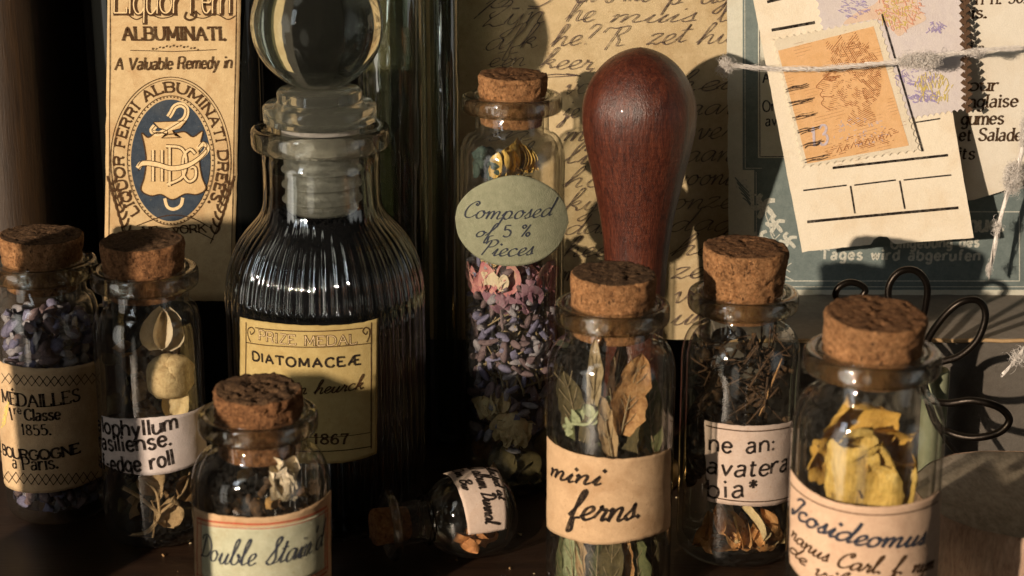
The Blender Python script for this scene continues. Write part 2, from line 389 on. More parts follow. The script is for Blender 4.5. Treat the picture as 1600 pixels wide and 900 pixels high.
def plant(name, a, b, c=None, rough=.7, trans=.0, sc=1.2, spec=.3):
    return pbr(name, a, rough, lambda nt: (ramp(nt, nz(nt, coords(nt), sc, 5, .7, .6), [(.3, a), (.55, b), (.75, c or b)]), bump(nt, nz(nt, coords(nt), sc * 3, 4, .7), .6, .0004)), trans=trans, spec=spec)
M['lav1'] = plant('lavender_violet', (.10, .098, .185), (.22, .21, .33))
M['lav2'] = plant('lavender_grey', (.18, .17, .21), (.36, .34, .38))
M['lav3'] = plant('lavender_brown', (.10, .065, .085), (.21, .15, .16))
M['stem'] = plant('dry_stem', (.20, .15, .08), (.34, .27, .16))
M['cream'] = plant('cream_petal', (.55, .42, .22), (.68, .54, .30), (.74, .62, .40), trans=.1)
M['pod'] = plant('dry_pod', (.36, .24, .11), (.60, .46, .25), (.68, .55, .33), sc=.9)
M['ivory'] = plant('ivory_petal', (.56, .47, .33), (.68, .58, .42), trans=.1)
M['tan'] = plant('tan_petal', (.30, .20, .10), (.44, .31, .17), trans=.05)
M['brownleaf'] = plant('brown_leaf', (.14, .08, .035), (.27, .16, .07))
M['rust'] = plant('rust_leaf', (.22, .10, .035), (.44, .25, .105), (.50, .32, .16), sc=.7)
M['bark_chip'] = plant('bark_chip', (.022, .013, .008), (.08, .045, .022), (.22, .12, .05))
M['gold_chip'] = plant('gold_chip', (.25, .13, .04), (.42, .25, .09))
M['dark_fill'] = plant('dark_powder', (.004, .004, .005), (.012, .011, .013), spec=.03)
M['pink'] = plant('pink_petal', (.42, .11, .16), (.52, .26, .24), (.56, .44, .28), trans=.1, sc=.35)
M['plum'] = plant('plum_petal', (.16, .06, .10), (.30, .17, .22), (.3, .26, .3), sc=.4)
def veined(name, a, b, c):
    def bld(nt):
        col = ramp(nt, nz(nt, coords(nt), .4, 5, .7, .6), [(.3, a), (.55, b), (.75, c)])
        v = ramp(nt, nz(nt, coords(nt, (2.4, 2.4, .25)), 1.6, 3, .6, .5), [(.36, .55), (.52, 1)])
        return mixc(nt, .7, col, v, 'MULTIPLY'), bump(nt, v, .5, .0003)
    return pbr(name, a, .75, bld, trans=.08, spec=.25)
M['yellow'] = veined('yellow_petal', (.46, .29, .06), (.62, .43, .12), (.68, .53, .21))
M['ochre'] = plant('ochre_petal', (.40, .22, .04), (.54, .33, .07), (.3, .16, .03), trans=.05, sc=.5)
M['green_leaf'] = plant('dry_green_leaf', (.06, .075, .03), (.13, .14, .06))
M['pale_green'] = plant('pale_green_leaf', (.22, .26, .14), (.36, .40, .24))
M['olive'] = plant('olive_leaf', (.045, .040, .018), (.10, .08, .035))
M['teal_bud'] = plant('teal_bud', (.016, .032, .029), (.055, .085, .072))
M['orange_petal'] = plant('orange_brown_petal', (.38, .18, .06), (.56, .32, .13), (.62, .40, .2), trans=.05, sc=.5)
M['twig'] = plant('dark_twig', (.035, .02, .012), (.09, .05, .025))
M['copper'] = plant('copper_petal', (.30, .11, .035), (.50, .22, .08), rough=.35)
M['fibre'] = pbr('white_wool', (.66, .60, .54), .9, lambda nt: (ramp(nt, nz(nt, coords(nt), 1.1, 3), [(.3, (.70, .65, .60)), (.7, (.86, .82, .77))]), None), spec=.1)
# ------------------------------------------------------------------ stroke lettering
PR = {  # upright print skeletons, cap height 10, x-height 6.6;  ~ marks a curved stroke
'A':(9,"0,0 4.5,10 9,0|1.8,3.6 7.2,3.6"),'B':(7.5,"0,0 0,10|~0,10 4.5,10 6.6,8.8 6.6,6.6 4.5,5.3 0,5.3|~0,5.3 5,5.2 7.4,3.8 7.2,1.2 5,0 0,0"),
'C':(8.5,"~8.3,7.8 7,9.6 4.8,10 1.6,8.6 .2,5 1.4,1.4 4.6,0 7.2,.5 8.5,2.4"),'D':(8.5,"0,0 0,10|~0,10 4,10 7.4,8.4 8.6,5 7.4,1.6 4,0 0,0"),
'E':(7,"0,0 0,10|0,10 6.6,10 6.6,8.4|0,5.2 5,5.2|0,0 7,0 7,1.8"),'F':(6.6,"0,0 0,10|0,10 6.6,10 6.6,8.4|0,5.2 4.8,5.2"),
'G':(9,"~8.3,7.8 7,9.6 4.8,10 1.6,8.6 .2,5 1.4,1.4 4.6,0 7.2,.5 8.6,1.6|8.6,1 8.6,4.6 5.8,4.6"),'H':(8,"0,0 0,10|8,0 8,10|0,5.2 8,5.2"),
'I':(1,".5,0 .5,10"),'J':(5,"~4.5,10 4.5,3 3.6,.6 1.8,0 .2,1.4"),'K':(8,"0,0 0,10|7.4,10 .4,4.6|2.8,6.4 8,0"),'L':(6.6,"0,10 0,0|0,0 6.6,0 6.6,2"),
'M':(10.5,".5,0 .8,10|.8,10 5.2,1.5|5.2,1.5 9.6,10|9.6,10 10,0"),'N':(8.5,".3,0 .3,10|.3,10 8.2,0|8.2,0 8.2,10"),'O':(9.4,"~4.7,10 1.4,8.6 0,5 1.4,1.4 4.7,0 8,1.4 9.4,5 8,8.6 4.7,10"),
'P':(7,"0,0 0,10|~0,10 4.6,10 7,8.8 7,6 4.6,4.7 0,4.7"),'Q':(9.4,"~4.7,10 1.4,8.6 0,5 1.4,1.4 4.7,0 8,1.4 9.4,5 8,8.6 4.7,10|~4.5,2.5 6.5,1.5 8,-1.4 10,-1.5"),
'R':(8,"0,0 0,10|~0,10 4.6,10 7,8.8 7,6.2 4.6,5 0,5|~4,5 6,3.8 6.5,1 8.2,0"),'S':(7,"~6.6,8.2 5.4,9.7 3.2,10 .9,9 .7,6.8 3,5.4 5.8,4.2 6.8,2.2 5.4,.4 3,0 1,.6 0,2.2"),
'T':(8,"4,0 4,10|0,8.3 0,10 8,10 8,8.3"),'U':(8.4,"~0,10 0,3.6 1.4,.8 4.2,0 7,.8 8.4,3.6 8.4,10"),'V':(9,"0,10 4.5,0 9,10"),'Z':(7.6,".4,10 7.4,10 0,0 7.6,0"),
'Æ':(13,"0,0 6,10|2,3.6 6.6,3.6|6.6,0 6.6,10|6,10 12.6,10|6.6,5.2 11,5.2|6.6,0 13,0"),'É':(7,"0,0 0,10|0,10 6.6,10 6.6,8.4|0,5.2 5,5.2|0,0 7,0 7,1.8|2.6,11.6 4.6,13.6"),
'a':(6,"~.8,5.6 2.6,6.6 4.6,6.2 5.1,4.6 5.1,.8 6,.2|~5.1,3.8 1.6,3.4 .2,1.8 1,.2 3,0 5.1,1.6"),'b':(6,"0,10 0,0|~0,4.4 1.6,6.3 3.6,6.5 5.6,5.2 5.8,2.4 4.4,.2 2,0 0,1.6"),
'c':(5.4,"~5.2,5.2 3.8,6.5 1.8,6.3 .2,4.4 .3,2 1.8,.2 3.8,.1 5.4,1.6"),'d':(6,"5.6,10 5.6,0|~5.6,4.6 4.2,6.5 1.8,6.3 .1,4.2 .2,1.8 1.8,0 4,.2 5.6,2"),
'e':(5.8,"~.3,3.5 5.4,3.6 5,5.6 3,6.6 1,5.6 .1,3.2 1,.9 3.2,0 5.6,1.4"),'f':(4,"~4.2,9.2 3,10 1.7,9 1.5,7 1.5,0|0,6.4 3.8,6.4"),
'g':(6,"~5.4,4.6 4,6.5 1.8,6.3 .1,4.2 .3,1.8 2,.4 4,.6 5.4,2.4|~5.5,6.4 5.5,-1 4.4,-3 2,-3.2 .4,-2"),'h':(6,"0,10 0,0|~0,4.2 2,6.4 4.2,6.4 5.6,4.8 5.6,0"),
'i':(1.2,".6,0 .6,6.4|.6,8.6 .6,9.4"),'j':(2,"~1.5,6.4 1.5,-1.5 .6,-3 -.6,-2.8|1.5,8.6 1.5,9.4"),'k':(5.5,"0,0 0,10|5,6.5 .3,2.6|2,4 5.5,0"),'l':(1.2,".6,0 .6,10"),
'm':(9.4,"0,0 0,6.5|~0,4.2 1.6,6.3 3.4,6.4 4.6,4.8 4.6,0|~4.6,4.2 6.2,6.3 8,6.4 9.2,4.8 9.2,0"),'n':(5.8,"0,0 0,6.5|~0,4.2 2,6.4 4.2,6.4 5.6,4.8 5.6,0"),
'o':(6.2,"~3.1,6.6 .9,5.6 0,3.3 .9,.9 3.1,0 5.3,.9 6.2,3.3 5.3,5.6 3.1,6.6"),'p':(6,"0,6.5 0,-3.2|~0,4.4 1.6,6.3 3.6,6.5 5.6,5.2 5.8,2.4 4.4,.2 2,0 0,1.6"),
'q':(6,"5.6,6.5 5.6,-3.2|~5.6,4.6 4.2,6.5 1.8,6.3 .1,4.2 .2,1.8 1.8,0 4,.2 5.6,2"),'r':(4.2,"0,0 0,6.5|~0,3.8 1.4,5.9 3,6.6 4.2,5.8"),
's':(5,"~4.6,5.4 3.4,6.5 1.6,6.4 .4,5 1.4,3.8 3.6,3 4.8,1.8 3.8,.2 1.8,0 .1,1.3"),'t':(3.8,"~1.4,8.8 1.4,1.6 2.2,.1 3.8,.6|0,6.4 3.6,6.4"),
'u':(5.8,"~0,6.5 0,1.8 1.2,.1 3,.1 5.4,2.2|5.5,6.5 5.5,0"),'v':(5.4,"0,6.5 2.7,0 5.4,6.5"),'w':(8,"0,6.5 2,0 4,6 6,0 8,6.5"),'y':(5.6,"0,6.5 2.8,.4|~5.6,6.5 2.6,-1 1,-3 0,-3"),
'à':(6,"~.8,5.6 2.6,6.6 4.6,6.2 5.1,4.6 5.1,.8 6,.2|~5.1,3.8 1.6,3.4 .2,1.8 1,.2 3,0 5.1,1.6|2,9.6 3.6,8"),
'1':(4,"~.4,7.8 1.6,8.4 2.4,10|2.4,10 2.4,0"),'3':(6,"~.3,8.6 2,10 4.8,9.6 5.4,7.4 3.6,5.5 2.4,5.3|~2.4,5.3 5,4.8 6,2.6 4.6,.3 1.8,0 0,1.5"),
'5':(6,"5.4,10 1,10 .6,5.6|~.6,5.6 3,6.4 5.4,5.2 6,3 4.8,.6 2.2,0 0,1"),'6':(6.2,"~5.4,9 3.6,10 1.2,8.2 .1,4 .8,1 3,0 5.4,.8 6.2,3 5,5.4 2.6,5.6 .4,3.6"),
'7':(6,"0,8.6 0,10 6,10|~6,10 3.2,5 2.4,0"),'8':(6.2,"~3.1,5.4 1,6.6 .8,8.8 3.1,10 5.4,8.8 5.2,6.6 3.1,5.4 .6,4 .2,1.4 3.1,0 6,1.4 5.6,4 3.1,5.4"),
'2':(6,"~.2,7.8 1.2,9.6 3.4,10 5.6,8.6 5.2,6 2.4,2.8 0,.1|0,.1 6,.1"),'0':(6.4,"~3.2,10 .8,8.4 0,5 .8,1.6 3.2,0 5.6,1.6 6.4,5 5.6,8.4 3.2,10"),
'.':(1.5,".5,0 .9,.6"),',':(1.5,".9,.6 .3,-1.4"),'-':(4,".4,3.4 3.6,3.4"),':':(1.5,".6,.2 .9,.8|.6,4.8 .9,5.4"),'’':(1.5,".9,10 .4,8"),' ':(4,""),'*':(5,"2.5,4 2.5,9|.4,5.2 4.6,7.8|.4,7.8 4.6,5.2"),'%':(8,"~2,10 .4,8.6 2,7 3.6,8.6 2,10|1,0 7,10|~6,3.4 4.4,1.8 6,0 7.6,1.8 6,3.4")}
HW = {  # joined pen hand, x-height 5, ascender 11
'a':(6.4,"~5,4.3 3.2,5 1,3.7 .5,1.3 1.8,0 3.8,1.3 5,4.5 4.8,1.5 5.2,.2 6.4,1"),'b':(5.6,"~0,1 2,6 3,10 2.2,11 1.3,9 1,3 1.3,.6 3,0 4.6,1.5 4.4,4 3.6,4.6 4,3.6 5.6,3.4"),
'c':(5,"~4.2,4 3,5 1,4 .5,1.8 1.8,0 3.5,.2 5,1.2"),'d':(6.6,"~5,4.2 3,5 .8,3.5 .5,1.2 1.8,0 3.8,1.2 5.6,6 6,11|~6,11 5,3 5.2,.3 6.6,1"),
'e':(4.8,"~0,1 2.5,2.2 3.8,3.8 3,5 1.3,4 .8,1.5 2,0 3.5,.3 4.8,1.2"),'f':(4.6,"~0,1 2.6,6 3.6,10 2.8,11.3 2,9 1.6,2 1.2,-4 1.8,-5.3 2.8,-4 2.4,0 4.6,1"),
'g':(6.2,"~5,4.2 3,5 .8,3.5 .8,1 2,.3 3.8,1.5 5,4.5|~5,4.5 4.6,-2 3.4,-5 1.8,-5 2,-3.4 6.2,1"),'h':(6.2,"~0,1 2.2,6 3.2,10 2.3,11 1.5,8 .8,0|~.8,0 1.6,2.6 3.2,4.8 4.4,4.4 4.2,1.2 4.8,.1 6.2,1"),
'i':(3.4,"~0,1 1.8,4.8 1.4,1 2,.1 3.4,1|2.3,7.4 2.7,8"),'j':(3.4,"~0,1 2,4.8 1.4,-2 .4,-5 -1,-4.6 3.4,1|2.3,7.4 2.7,8"),
'k':(6,"~0,1 2.2,6 3.2,10 2.3,11 1.5,8 .8,0|~.9,1.8 3,4.6 4.2,4.2 3.4,2.8 2,2.4 3.6,1.6 4.6,0 6,1"),'l':(3.8,"~0,1 2.2,6 3.2,10 2.4,11 1.4,8 1.2,1.6 2,.1 3.8,1"),
'm':(8.8,"~0,3.6 .9,4.8 .8,0|~.8,0 1.6,3.4 2.8,4.8 3.6,4 3.4,0|~3.4,0 4.4,3.4 5.6,4.8 6.6,4 6.4,1 7.2,.1 8.8,1"),'n':(6.2,"~0,3.6 .9,4.8 .8,0|~.8,0 1.8,3.4 3.2,4.8 4.2,4 4,1 4.8,.1 6.2,1"),
'o':(5.6,"~3.4,4.9 1.4,4.4 .5,2 1.6,.1 3.6,.6 4.4,3 3.4,4.9 4,3.8 5.6,3.6"),'p':(6,"~0,2 1.4,5 .8,0 0,-5|~.2,-3 1.4,3.6 3.2,5 4.6,3.4 4,.6 2.4,0 1.4,1|4,.4 6,1"),
'q':(6,"~5,4.2 3,5 .8,3.5 .8,1 2,.3 3.8,1.5 5,4.5|~5,4.5 4.4,-5 5,-4 6,1"),'r':(4.6,"~0,1 1.4,4.2 1.2,5.4 2,4.2 3.4,4 3,1.4 3.4,.1 4.6,1"),
's':(4.2,"~0,1 1.8,3.6 2.4,5.4 2.6,3.4 3,1.2 1.8,0 .6,.6|2.4,.2 4.2,1"),'t':(3.8,"~0,1 2,5 2.6,8.6 1.6,3 1.4,.8 2.2,.1 3.8,1|.6,5.8 4,6.2"),
'u':(6.2,"~0,1 1.4,4.8 1,1.2 1.8,0 3.2,.8 4.8,4.8|~4.8,4.8 4.2,1 4.8,.1 6.2,1"),'v':(5.4,"~0,3.4 1,4.8 1.6,1 2.2,0 3.6,2 4,4.8 4.4,3.8 5.4,4"),'w':(7.4,"~0,1 1.2,4.8 1,1 1.8,0 3.2,1.2 3.8,4.6 3.6,1 4.4,0 5.8,1.6 6,4.8 6.4,3.8 7.4,4"),
'x':(5,"~0,3.6 1.4,4.8 2.8,.4 4.2,.2 5,1|4.2,5 .6,0"),'y':(6,"~0,1 1.4,4.8 1,1.6 1.8,.4 3.2,1 4.6,4.8|~4.6,4.8 3.8,-2 2.4,-5 1,-4.6 1.6,-3 6,1"),'z':(5,"~.4,4 1.6,5 4,4.6 .4,.2 2,.6 3.4,-.2 5,1"),
'é':(4.8,"~0,1 2.5,2.2 3.8,3.8 3,5 1.3,4 .8,1.5 2,0 3.5,.3 4.8,1.2|1.6,7.8 4.4,8.8"),
'A':(8.4,"~0,0 2,1 5,8 6,10.4|~6,10.4 6.2,4 6.6,.2 8.4,1|~2,3.8 4,3.4 8,4.4"),'B':(7,"~2.6,10 1.8,5 1,0|~0,8 2,10.4 5.4,10.6 6,8 3,5.6 5.6,5 6,2 3.6,0 1,.8"),
'C':(7.2,"~6.2,8 6.6,9.6 5,10.6 2,8 .8,4 1.6,.8 3.6,0 5.6,.8 7.2,2.4|~6.2,8 5.2,8.4 5.4,9.6"),'D':(8,"~3,10 2.2,5 1.4,.8 .2,.4 2.6,.6 6,1.6 7.6,5 6,9 3,10.6 .6,9.6 .4,8"),
'I':(4,"~.4,8.4 2,10.4 4.4,10 4,8 2.6,3 .8,-.4 -1,.2 -.4,1.8 1.4,1.6"),'J':(5,"~.4,8.4 2,10.4 4.4,10 4,6 3,-3 1,-5 0,-3 5,1"),'P':(6.6,"~3,10 2.2,5 1,0|~.4,7.6 2,10 5,10.8 6.6,9 5.4,6.4 2.6,5.6"),
'R':(7.6,"~3,9.4 2,5 .6,-1.6|~-3.4,6.6 -2,8.8 1,8.6 4,9.4 6.4,9.6 6,7.2 3,5.2|~3,5.2 4.6,3 4.8,.4 7.6,1"),'S':(6.4,"~0,1 3,5.6 5.4,9.6 4.6,11 3.2,9.4 3.8,5.6 4.4,2 2.4,0 .2,1|3,.1 6.4,1"),
'T':(7,"~.4,8 1,9.8 4,9.6 7.6,10.4|~5,9.8 4,4 2.4,.2 .6,.4 .6,1.8"),'Z':(6.6,"~1,8.6 3,10.4 5.4,9.4 4,6 1.4,3 .4,4.4 1.6,5.6|~1.4,3 0,-.6 1.6,.4 3.6,-.6 6.6,.6"),'L':(6.4,"~1,7.6 3.4,10.8 4.8,10 3,6 1.6,1 .2,.4 2.6,.8 4.6,-.2 6.4,1.2"),
'F':(7,"~.6,8.4 1,10 4,9.6 7.4,10.6|~4.4,9.8 3.4,4 2,.2 .2,.2 0,1.8|2.2,5.2 5.4,5.6"),'O':(7,"~4.4,10 1.4,8.4 .6,4 2,.4 4.8,.4 6.6,4 6,8.4 3.4,10.2 3.6,8.6 7,8.4"),'K':(7,"~2.6,10 1.8,5 .8,0|~6.6,10.4 4,6.4 2,5.2 4,4 5,.4 7,1"),
'5':(5.6,"4.8,9.4 2,9 1.4,5.4|~1.4,5.4 3.6,5.8 4.2,3 2.6,.2 .2,.6"),'6':(5,"~4,9 1.6,6 .8,2 2.2,.2 4,1.6 3.6,4 1.4,3"),'%':(7,"~2,9 .6,7.6 2,6.4 3.2,7.8 2,9 5.6,9.4 1.2,-1.6|~5,3.4 3.6,2 5,.2 6.2,2 5,3.4"),'?':(5,"~1,8 2.4,10.4 4.6,9.4 3.4,6 2.4,3.4|2,.4 2.3,.9"),'1':(3,"2.4,9.4 1,0"),'8':(5,"~4,8.4 2.4,9.6 1.6,7.4 3.6,4 3,.6 1,.8 1.8,4 4,8.4"),
'.':(3,".6,.1 1.1,.6"),',':(2.4,"1.2,.6 .4,-1.6"),'-':(5,".6,3.4 4.4,3.8"),'’':(2,"1.6,10 .9,7.4"),' ':(4.4,""),'*':(5,"2.5,5 2.5,10|.4,6 4.6,9|.4,9 4.6,6"),':':(2,".6,.2 .9,.8|.9,4.8 1.2,5.4")}
def cat(P, n=5):
    if len(P) < 3: return P
    closed = P[0] == P[-1]; out = []
    for i in range(len(P) - 1):
        p1, p2 = P[i], P[i + 1]
        p0 = P[i - 1] if i else (P[-2] if closed else p1); p3 = P[i + 2] if i + 2 < len(P) else (P[1] if closed else p2)
        for k in range(n):
            t = k / n; t2, t3 = t * t, t * t * t
            out.append(tuple(.5 * (2 * b + (c - a) * t + (2 * a - 5 * b + 4 * c - d) * t2 + (3 * b - a - 3 * c + d) * t3) for a, b, c, d in zip(p0, p1, p2, p3)))
    return out + [P[-1]]
def dens(P, step):
    out = [P[0]]
    for a, b in zip(P, P[1:]):
        L = math.dist(a, b); n = max(1, int(L / step))
        out += [tuple(x + (y - x) * k / n for x, y in zip(a, b)) for k in range(1, n + 1)]
    return out
def glyph(font, ch):
    wd, d = font.get(ch, font.get(ch.lower(), (4, '')))
    st = []
    for s in d.split('|'):
        if not s: continue
        sm = s.startswith('~'); P = [tuple(float(c) for c in p.split(',')) for p in s.strip('~').split()]
        st.append(cat(P) if sm else P)
    return wd, st
LAYER = [0]
def stroke(mb, S, P, wd, mi, off=.06, contrast=0, nib=0.0, taper=False):
    "ribbon of ink along uv points P on surface S; wd in mm"
    LAYER[0] = (LAYER[0] + 1) % 40; off = off + LAYER[0] * .0012
    L0 = sum(math.dist(p, q) for p, q in zip(P, P[1:]))
    if L0 < wd * .9:
        m = [(P[0][i] + P[-1][i]) / 2 for i in (0, 1)]; q = wd * .48
        P = [(m[0] - q * .7, m[1] - q * .7), (m[0] + q * .7, m[1] + q * .7)]; contrast = 0; taper = False
    P = dens(P, .45)
    if len(P) < 2: return
    vs = []; n = len(P)
    for i, p in enumerate(P):
        a = P[max(0, i - 1)]; b = P[min(n - 1, i + 1)]
        dx, dy = b[0] - a[0], b[1] - a[1]; L = math.hypot(dx, dy) or 1
        dx /= L; dy /= L
        c = abs(dy * math.cos(nib) - dx * math.sin(nib))
        w_ = wd * ((1 - contrast) + contrast * c) * .5
        if taper: w_ *= .35 + .65 * math.sin(math.pi * min(1, .12 + .76 * i / (n - 1))) ** .6
        vs.append(S.pt(p[0] - dy * w_, p[1] + dx * w_, off)); vs.append(S.pt(p[0] + dy * w_, p[1] - dx * w_, off))
    mb.add(vs, [(2 * i, 2 * i + 1, 2 * i + 3, 2 * i + 2) for i in range(n - 1)], mi)
def text(mb, S, s, font, p0, p1, h, wd, slant=0, serif=0, contrast=.0, mi=1, jit=0, off=.06, sp=2.4, warp=None, nib=0.0, taper=False, white=None):
    "lettering from baseline px p0 to px p1; h = cap height in px, wd = pen width in px"
    if warp is None:
        a = S.uv(*p0); b = S.uv(*p1); L = math.dist(a, b); ex = ((b[0] - a[0]) / L, (b[1] - a[1]) / L)
        warp = lambda x, y: (a[0] + ex[0] * x - ex[1] * y, a[1] + ex[1] * x + ex[0] * y)
        k = abs(S.uv(p0[0] * .5 + p1[0] * .5, p0[1])[1] - S.uv(p0[0] * .5 + p1[0] * .5, p0[1] - 20)[1]) / 20
    else: L, k = warp[1], S.s; warp = warp[0]
    gl = [glyph(font, c) for c in s]
    spc = sp if font is PR else 0
    A = sum(g[0] + spc for g in gl) - spc
    sx, sy = L / A, h * k / 10; x = 0; W = wd * S.s * (1.32 if font is PR else 1.45)
    for wdt, st in gl:
        jy = random.uniform(-jit, jit); jx = random.uniform(-jit, jit)
        for P in st:
            Q = [((x + px_ + jx + slant * py_) * sx, (py_ + jy) * sy) for px_, py_ in P]
            stroke(mb, S, [warp(*q) for q in dens(Q, .3)], W, mi, off, contrast, nib, taper)
            if serif and font is PR:
                for e, o in ((0, 1), (-1, -2)):
                    ex_, ey_ = P[e]; ox_, oy_ = P[o]
                    if abs(ey_ - oy_) > 1.1 * abs(ex_ - ox_) and min(abs(ey_ - q) for q in (0, 10, 6.5, -3.2)) < .35:
                        X = (x + ex_ + slant * ey_) * sx; Y = ey_ * sy; g = serif * 1.25 * sx
                        stroke(mb, S, [warp(X - g, Y), warp(X + g, Y)], W * .6, mi, off)
        x += wdt + spc
def line(mb, S, pts, wd, mi=1, off=.06, smooth=False, taper=False, contrast=0):
    P = [S.uv(*p) for p in pts]
    stroke(mb, S, cat(P) if smooth else P, wd * S.s, mi, off, contrast, 0, taper)
def fillpoly(mb, S, pts, mi, off=.05, smooth=False, n=10):
    "filled print area: fan from its middle, ringed so it follows a curved surface"
    P = [S.uv(*p) for p in pts]
    if smooth: P = cat(P + [P[0]])[:-1]
    P = dens(P + [P[0]], .8)[:-1]
    cx = sum(p[0] for p in P) / len(P); cy = sum(p[1] for p in P) / len(P)
    rows = [[S.pt(cx + (p[0] - cx) * t, cy + (p[1] - cy) * t, off) for p in P] for t in [i / n for i in range(n + 1)]]
    mb.grid(rows, mi, True)
def resample(P, n):
    d = [0]
    for a, b in zip(P, P[1:]): d.append(d[-1] + math.dist(a, b))
    out = []; j = 0
    for k in range(n):
        t = d[-1] * k / (n - 1)
        while j < len(P) - 2 and d[j + 1] < t: j += 1
        f = (t - d[j]) / max(1e-9, d[j + 1] - d[j]); out.append(tuple(a + (b - a) * f for a, b in zip(P[j], P[j + 1])))
    return out
def sheet(mb, S, top, bot, nu=40, nv=16, th=.12, jit=.0, px=True, mi=0, seed=0, smooth=False, base=0.0, extL=0, extR=0, bend=None):
    "paper between an upper and a lower edge (left to right), given thickness"
    if px: top = [S.uv(*p) for p in top]; bot = [S.uv(*p) for p in bot]
    def ext(P):
        if extL: P = [(P[0][0] - extL, P[0][1] - (P[1][1] - P[0][1]) / (P[1][0] - P[0][0]) * extL)] + P
        if extR: P = P + [(P[-1][0] + extR, P[-1][1] + (P[-1][1] - P[-2][1]) / (P[-1][0] - P[-2][0]) * extR)]
        return P
    top, bot = ext(top), ext(bot)
    if smooth: top, bot = cat(top, 8), cat(bot, 8)
    T = resample(top, nu); B = resample(bot, nu)
    def jt(p, k): 
        if not jit: return p
        q = Vector((p[0] * .9 + seed, p[1] * .9, k)); r = Vector((p[0] * 3 + seed, p[1] * 3, k + 5))
        return (p[0] + jit * (noise.noise(q) + .5 * noise.noise(r)), p[1] + jit * (noise.noise(q + Vector((9, 2, 1))) + .5 * noise.noise(r + Vector((4, 4, 4)))))
    uvr = []
    for j in range(nv):
        row = []
        for i in range(nu):
            f = j / (nv - 1); p = tuple(a + (b - a) * f for a, b in zip(B[i], T[i]))
            if i in (0, nu - 1) or j in (0, nv - 1): p = jt(p, 1)
            row.append(p)
        uvr.append(row)
    bf = bend or (lambda u, v: 0)
    front = [[S.pt(u, v, base + th + bf(u, v)) for u, v in r] for r in uvr]; back = [[S.pt(u, v, base + bf(u, v)) for u, v in r] for r in uvr]
    mb.grid(front, mi); mb.grid([r[::-1] for r in back], mi)
    per = lambda g: g[0] + [r[-1] for r in g[1:-1]] + g[-1][::-1] + [r[0] for r in g[1:-1]][::-1]
    a, b = per(front), per(back); mb.grid([b, a], mi, True)

# ------------------------------------------------------------------ small natural shapes
def rot(rx, ry, rz): return Euler((rx, ry, rz)).to_matrix()
def rrot(): return rot(random.uniform(0, 6.3), random.uniform(0, 6.3), random.uniform(0, 6.3))
def bud(mb, p, R, L, r, mi=0):
    k = random.uniform(.8, 1.2)
    prof = [(.05, -.5), (.55, -.42), (.95, -.18), (1.0, .08), (.72, .34), (.5, .5), (.1, .44)]
    A = Matrix(R); mb.lathe([(a * r * k, b * L) for a, b in prof], p, 7, mi, lambda q, z, a: q * (1 + .30 * math.cos(a * 3.5)), A)
def petal(mb, p, R, L, W, curl=.8, cup=.3, mi=0, nu=9, nv=8, wr=.12, tip=.8, seed=None, jag=0):
    seed = random.random() * 99 if seed is None else seed; rows = []
    y = z = 0; prev = 0
    for j in range(nv + 1):
        t = j / nv; a = curl * t; dl = L / nv if j else 0
        y += dl * math.cos(a); z += dl * math.sin(a)
        wd = W * .5 * (max(.0, math.sin(math.pi * min(1, .06 + .94 * t ** tip))) ** .65 + .03)
        row = []
        for i in range(nu):
            u = i / (nu - 1) * 2 - 1
            q = Vector((u * 1.7 + seed, t * 2.4, seed * .3)); w_ = wr * W * noise.noise(q) + wr * .5 * W * noise.noise(q * 2.7)
            e = 1 + jag * noise.noise(Vector((t * 7, u * 2, seed)))
            c = cup * W * u * u + w_
            row.append(Vector(p) + R @ Vector((u * wd * e, y - c * math.sin(a), z + c * math.cos(a))))
        rows.append(row)
    mb.grid(rows, mi)
def midrib(mb, p, R, L, curl, mi=0, side=4, W=3):
    y = z = 0; Q = []
    for j in range(11):
        t = j / 10; a_ = curl * t
        if j: y += L / 10 * math.cos(a_); z += L / 10 * math.sin(a_)
        Q.append(Vector(p) + R @ Vector((0, y, z + .1)))
    mb.tube(Q, lambda t: .14 * (1.15 - t), 5, mi)
    for k in range(1, side + 1):
        t = k / (side + 1.2); A_ = Q[int(t * 10)]; B_ = Q[min(10, int(t * 10) + 2)]
        for s_ in (-1, 1): mb.tube([A_, A_ * .5 + B_ * .5 + R @ Vector((s_ * W * .18, 0, .06)), B_ + R @ Vector((s_ * W * .32, 0, .05))], .06, 4, mi)
def twig(mb, P, r, mi=0, n=6):
    mb.tube([Vector(p) for p in cat([tuple(q) for q in P], 5)], lambda t: r * (1 - .5 * t), n, mi)
def chunk(mb, p, R, size, mi=0, seed=0, n=9, am=1):
    rows = []
    for j in range(n):
        ph = math.pi * j / (n - 1); row = []
        for i in range(12):
            a = 2 * math.pi * i / 12; d = Vector((math.sin(ph) * math.cos(a), math.sin(ph) * math.sin(a), math.cos(ph)))
            k = 1 + .45 * am * noise.noise(d * 1.4 + Vector((seed, 0, 0))) + .25 * am * noise.noise(d * 3.6 + Vector((0, seed, 0)))
            row.append(Vector(p) + R @ Vector((d.x * size[0] * k, d.y * size[1] * k, d.z * size[2] * k)))
        rows.append(row)
    mb.grid(rows, mi, True)
def in_disc(r):
    a = random.uniform(0, 2 * math.pi); q = r * math.sqrt(random.random()); return q * math.cos(a), q * math.sin(a)

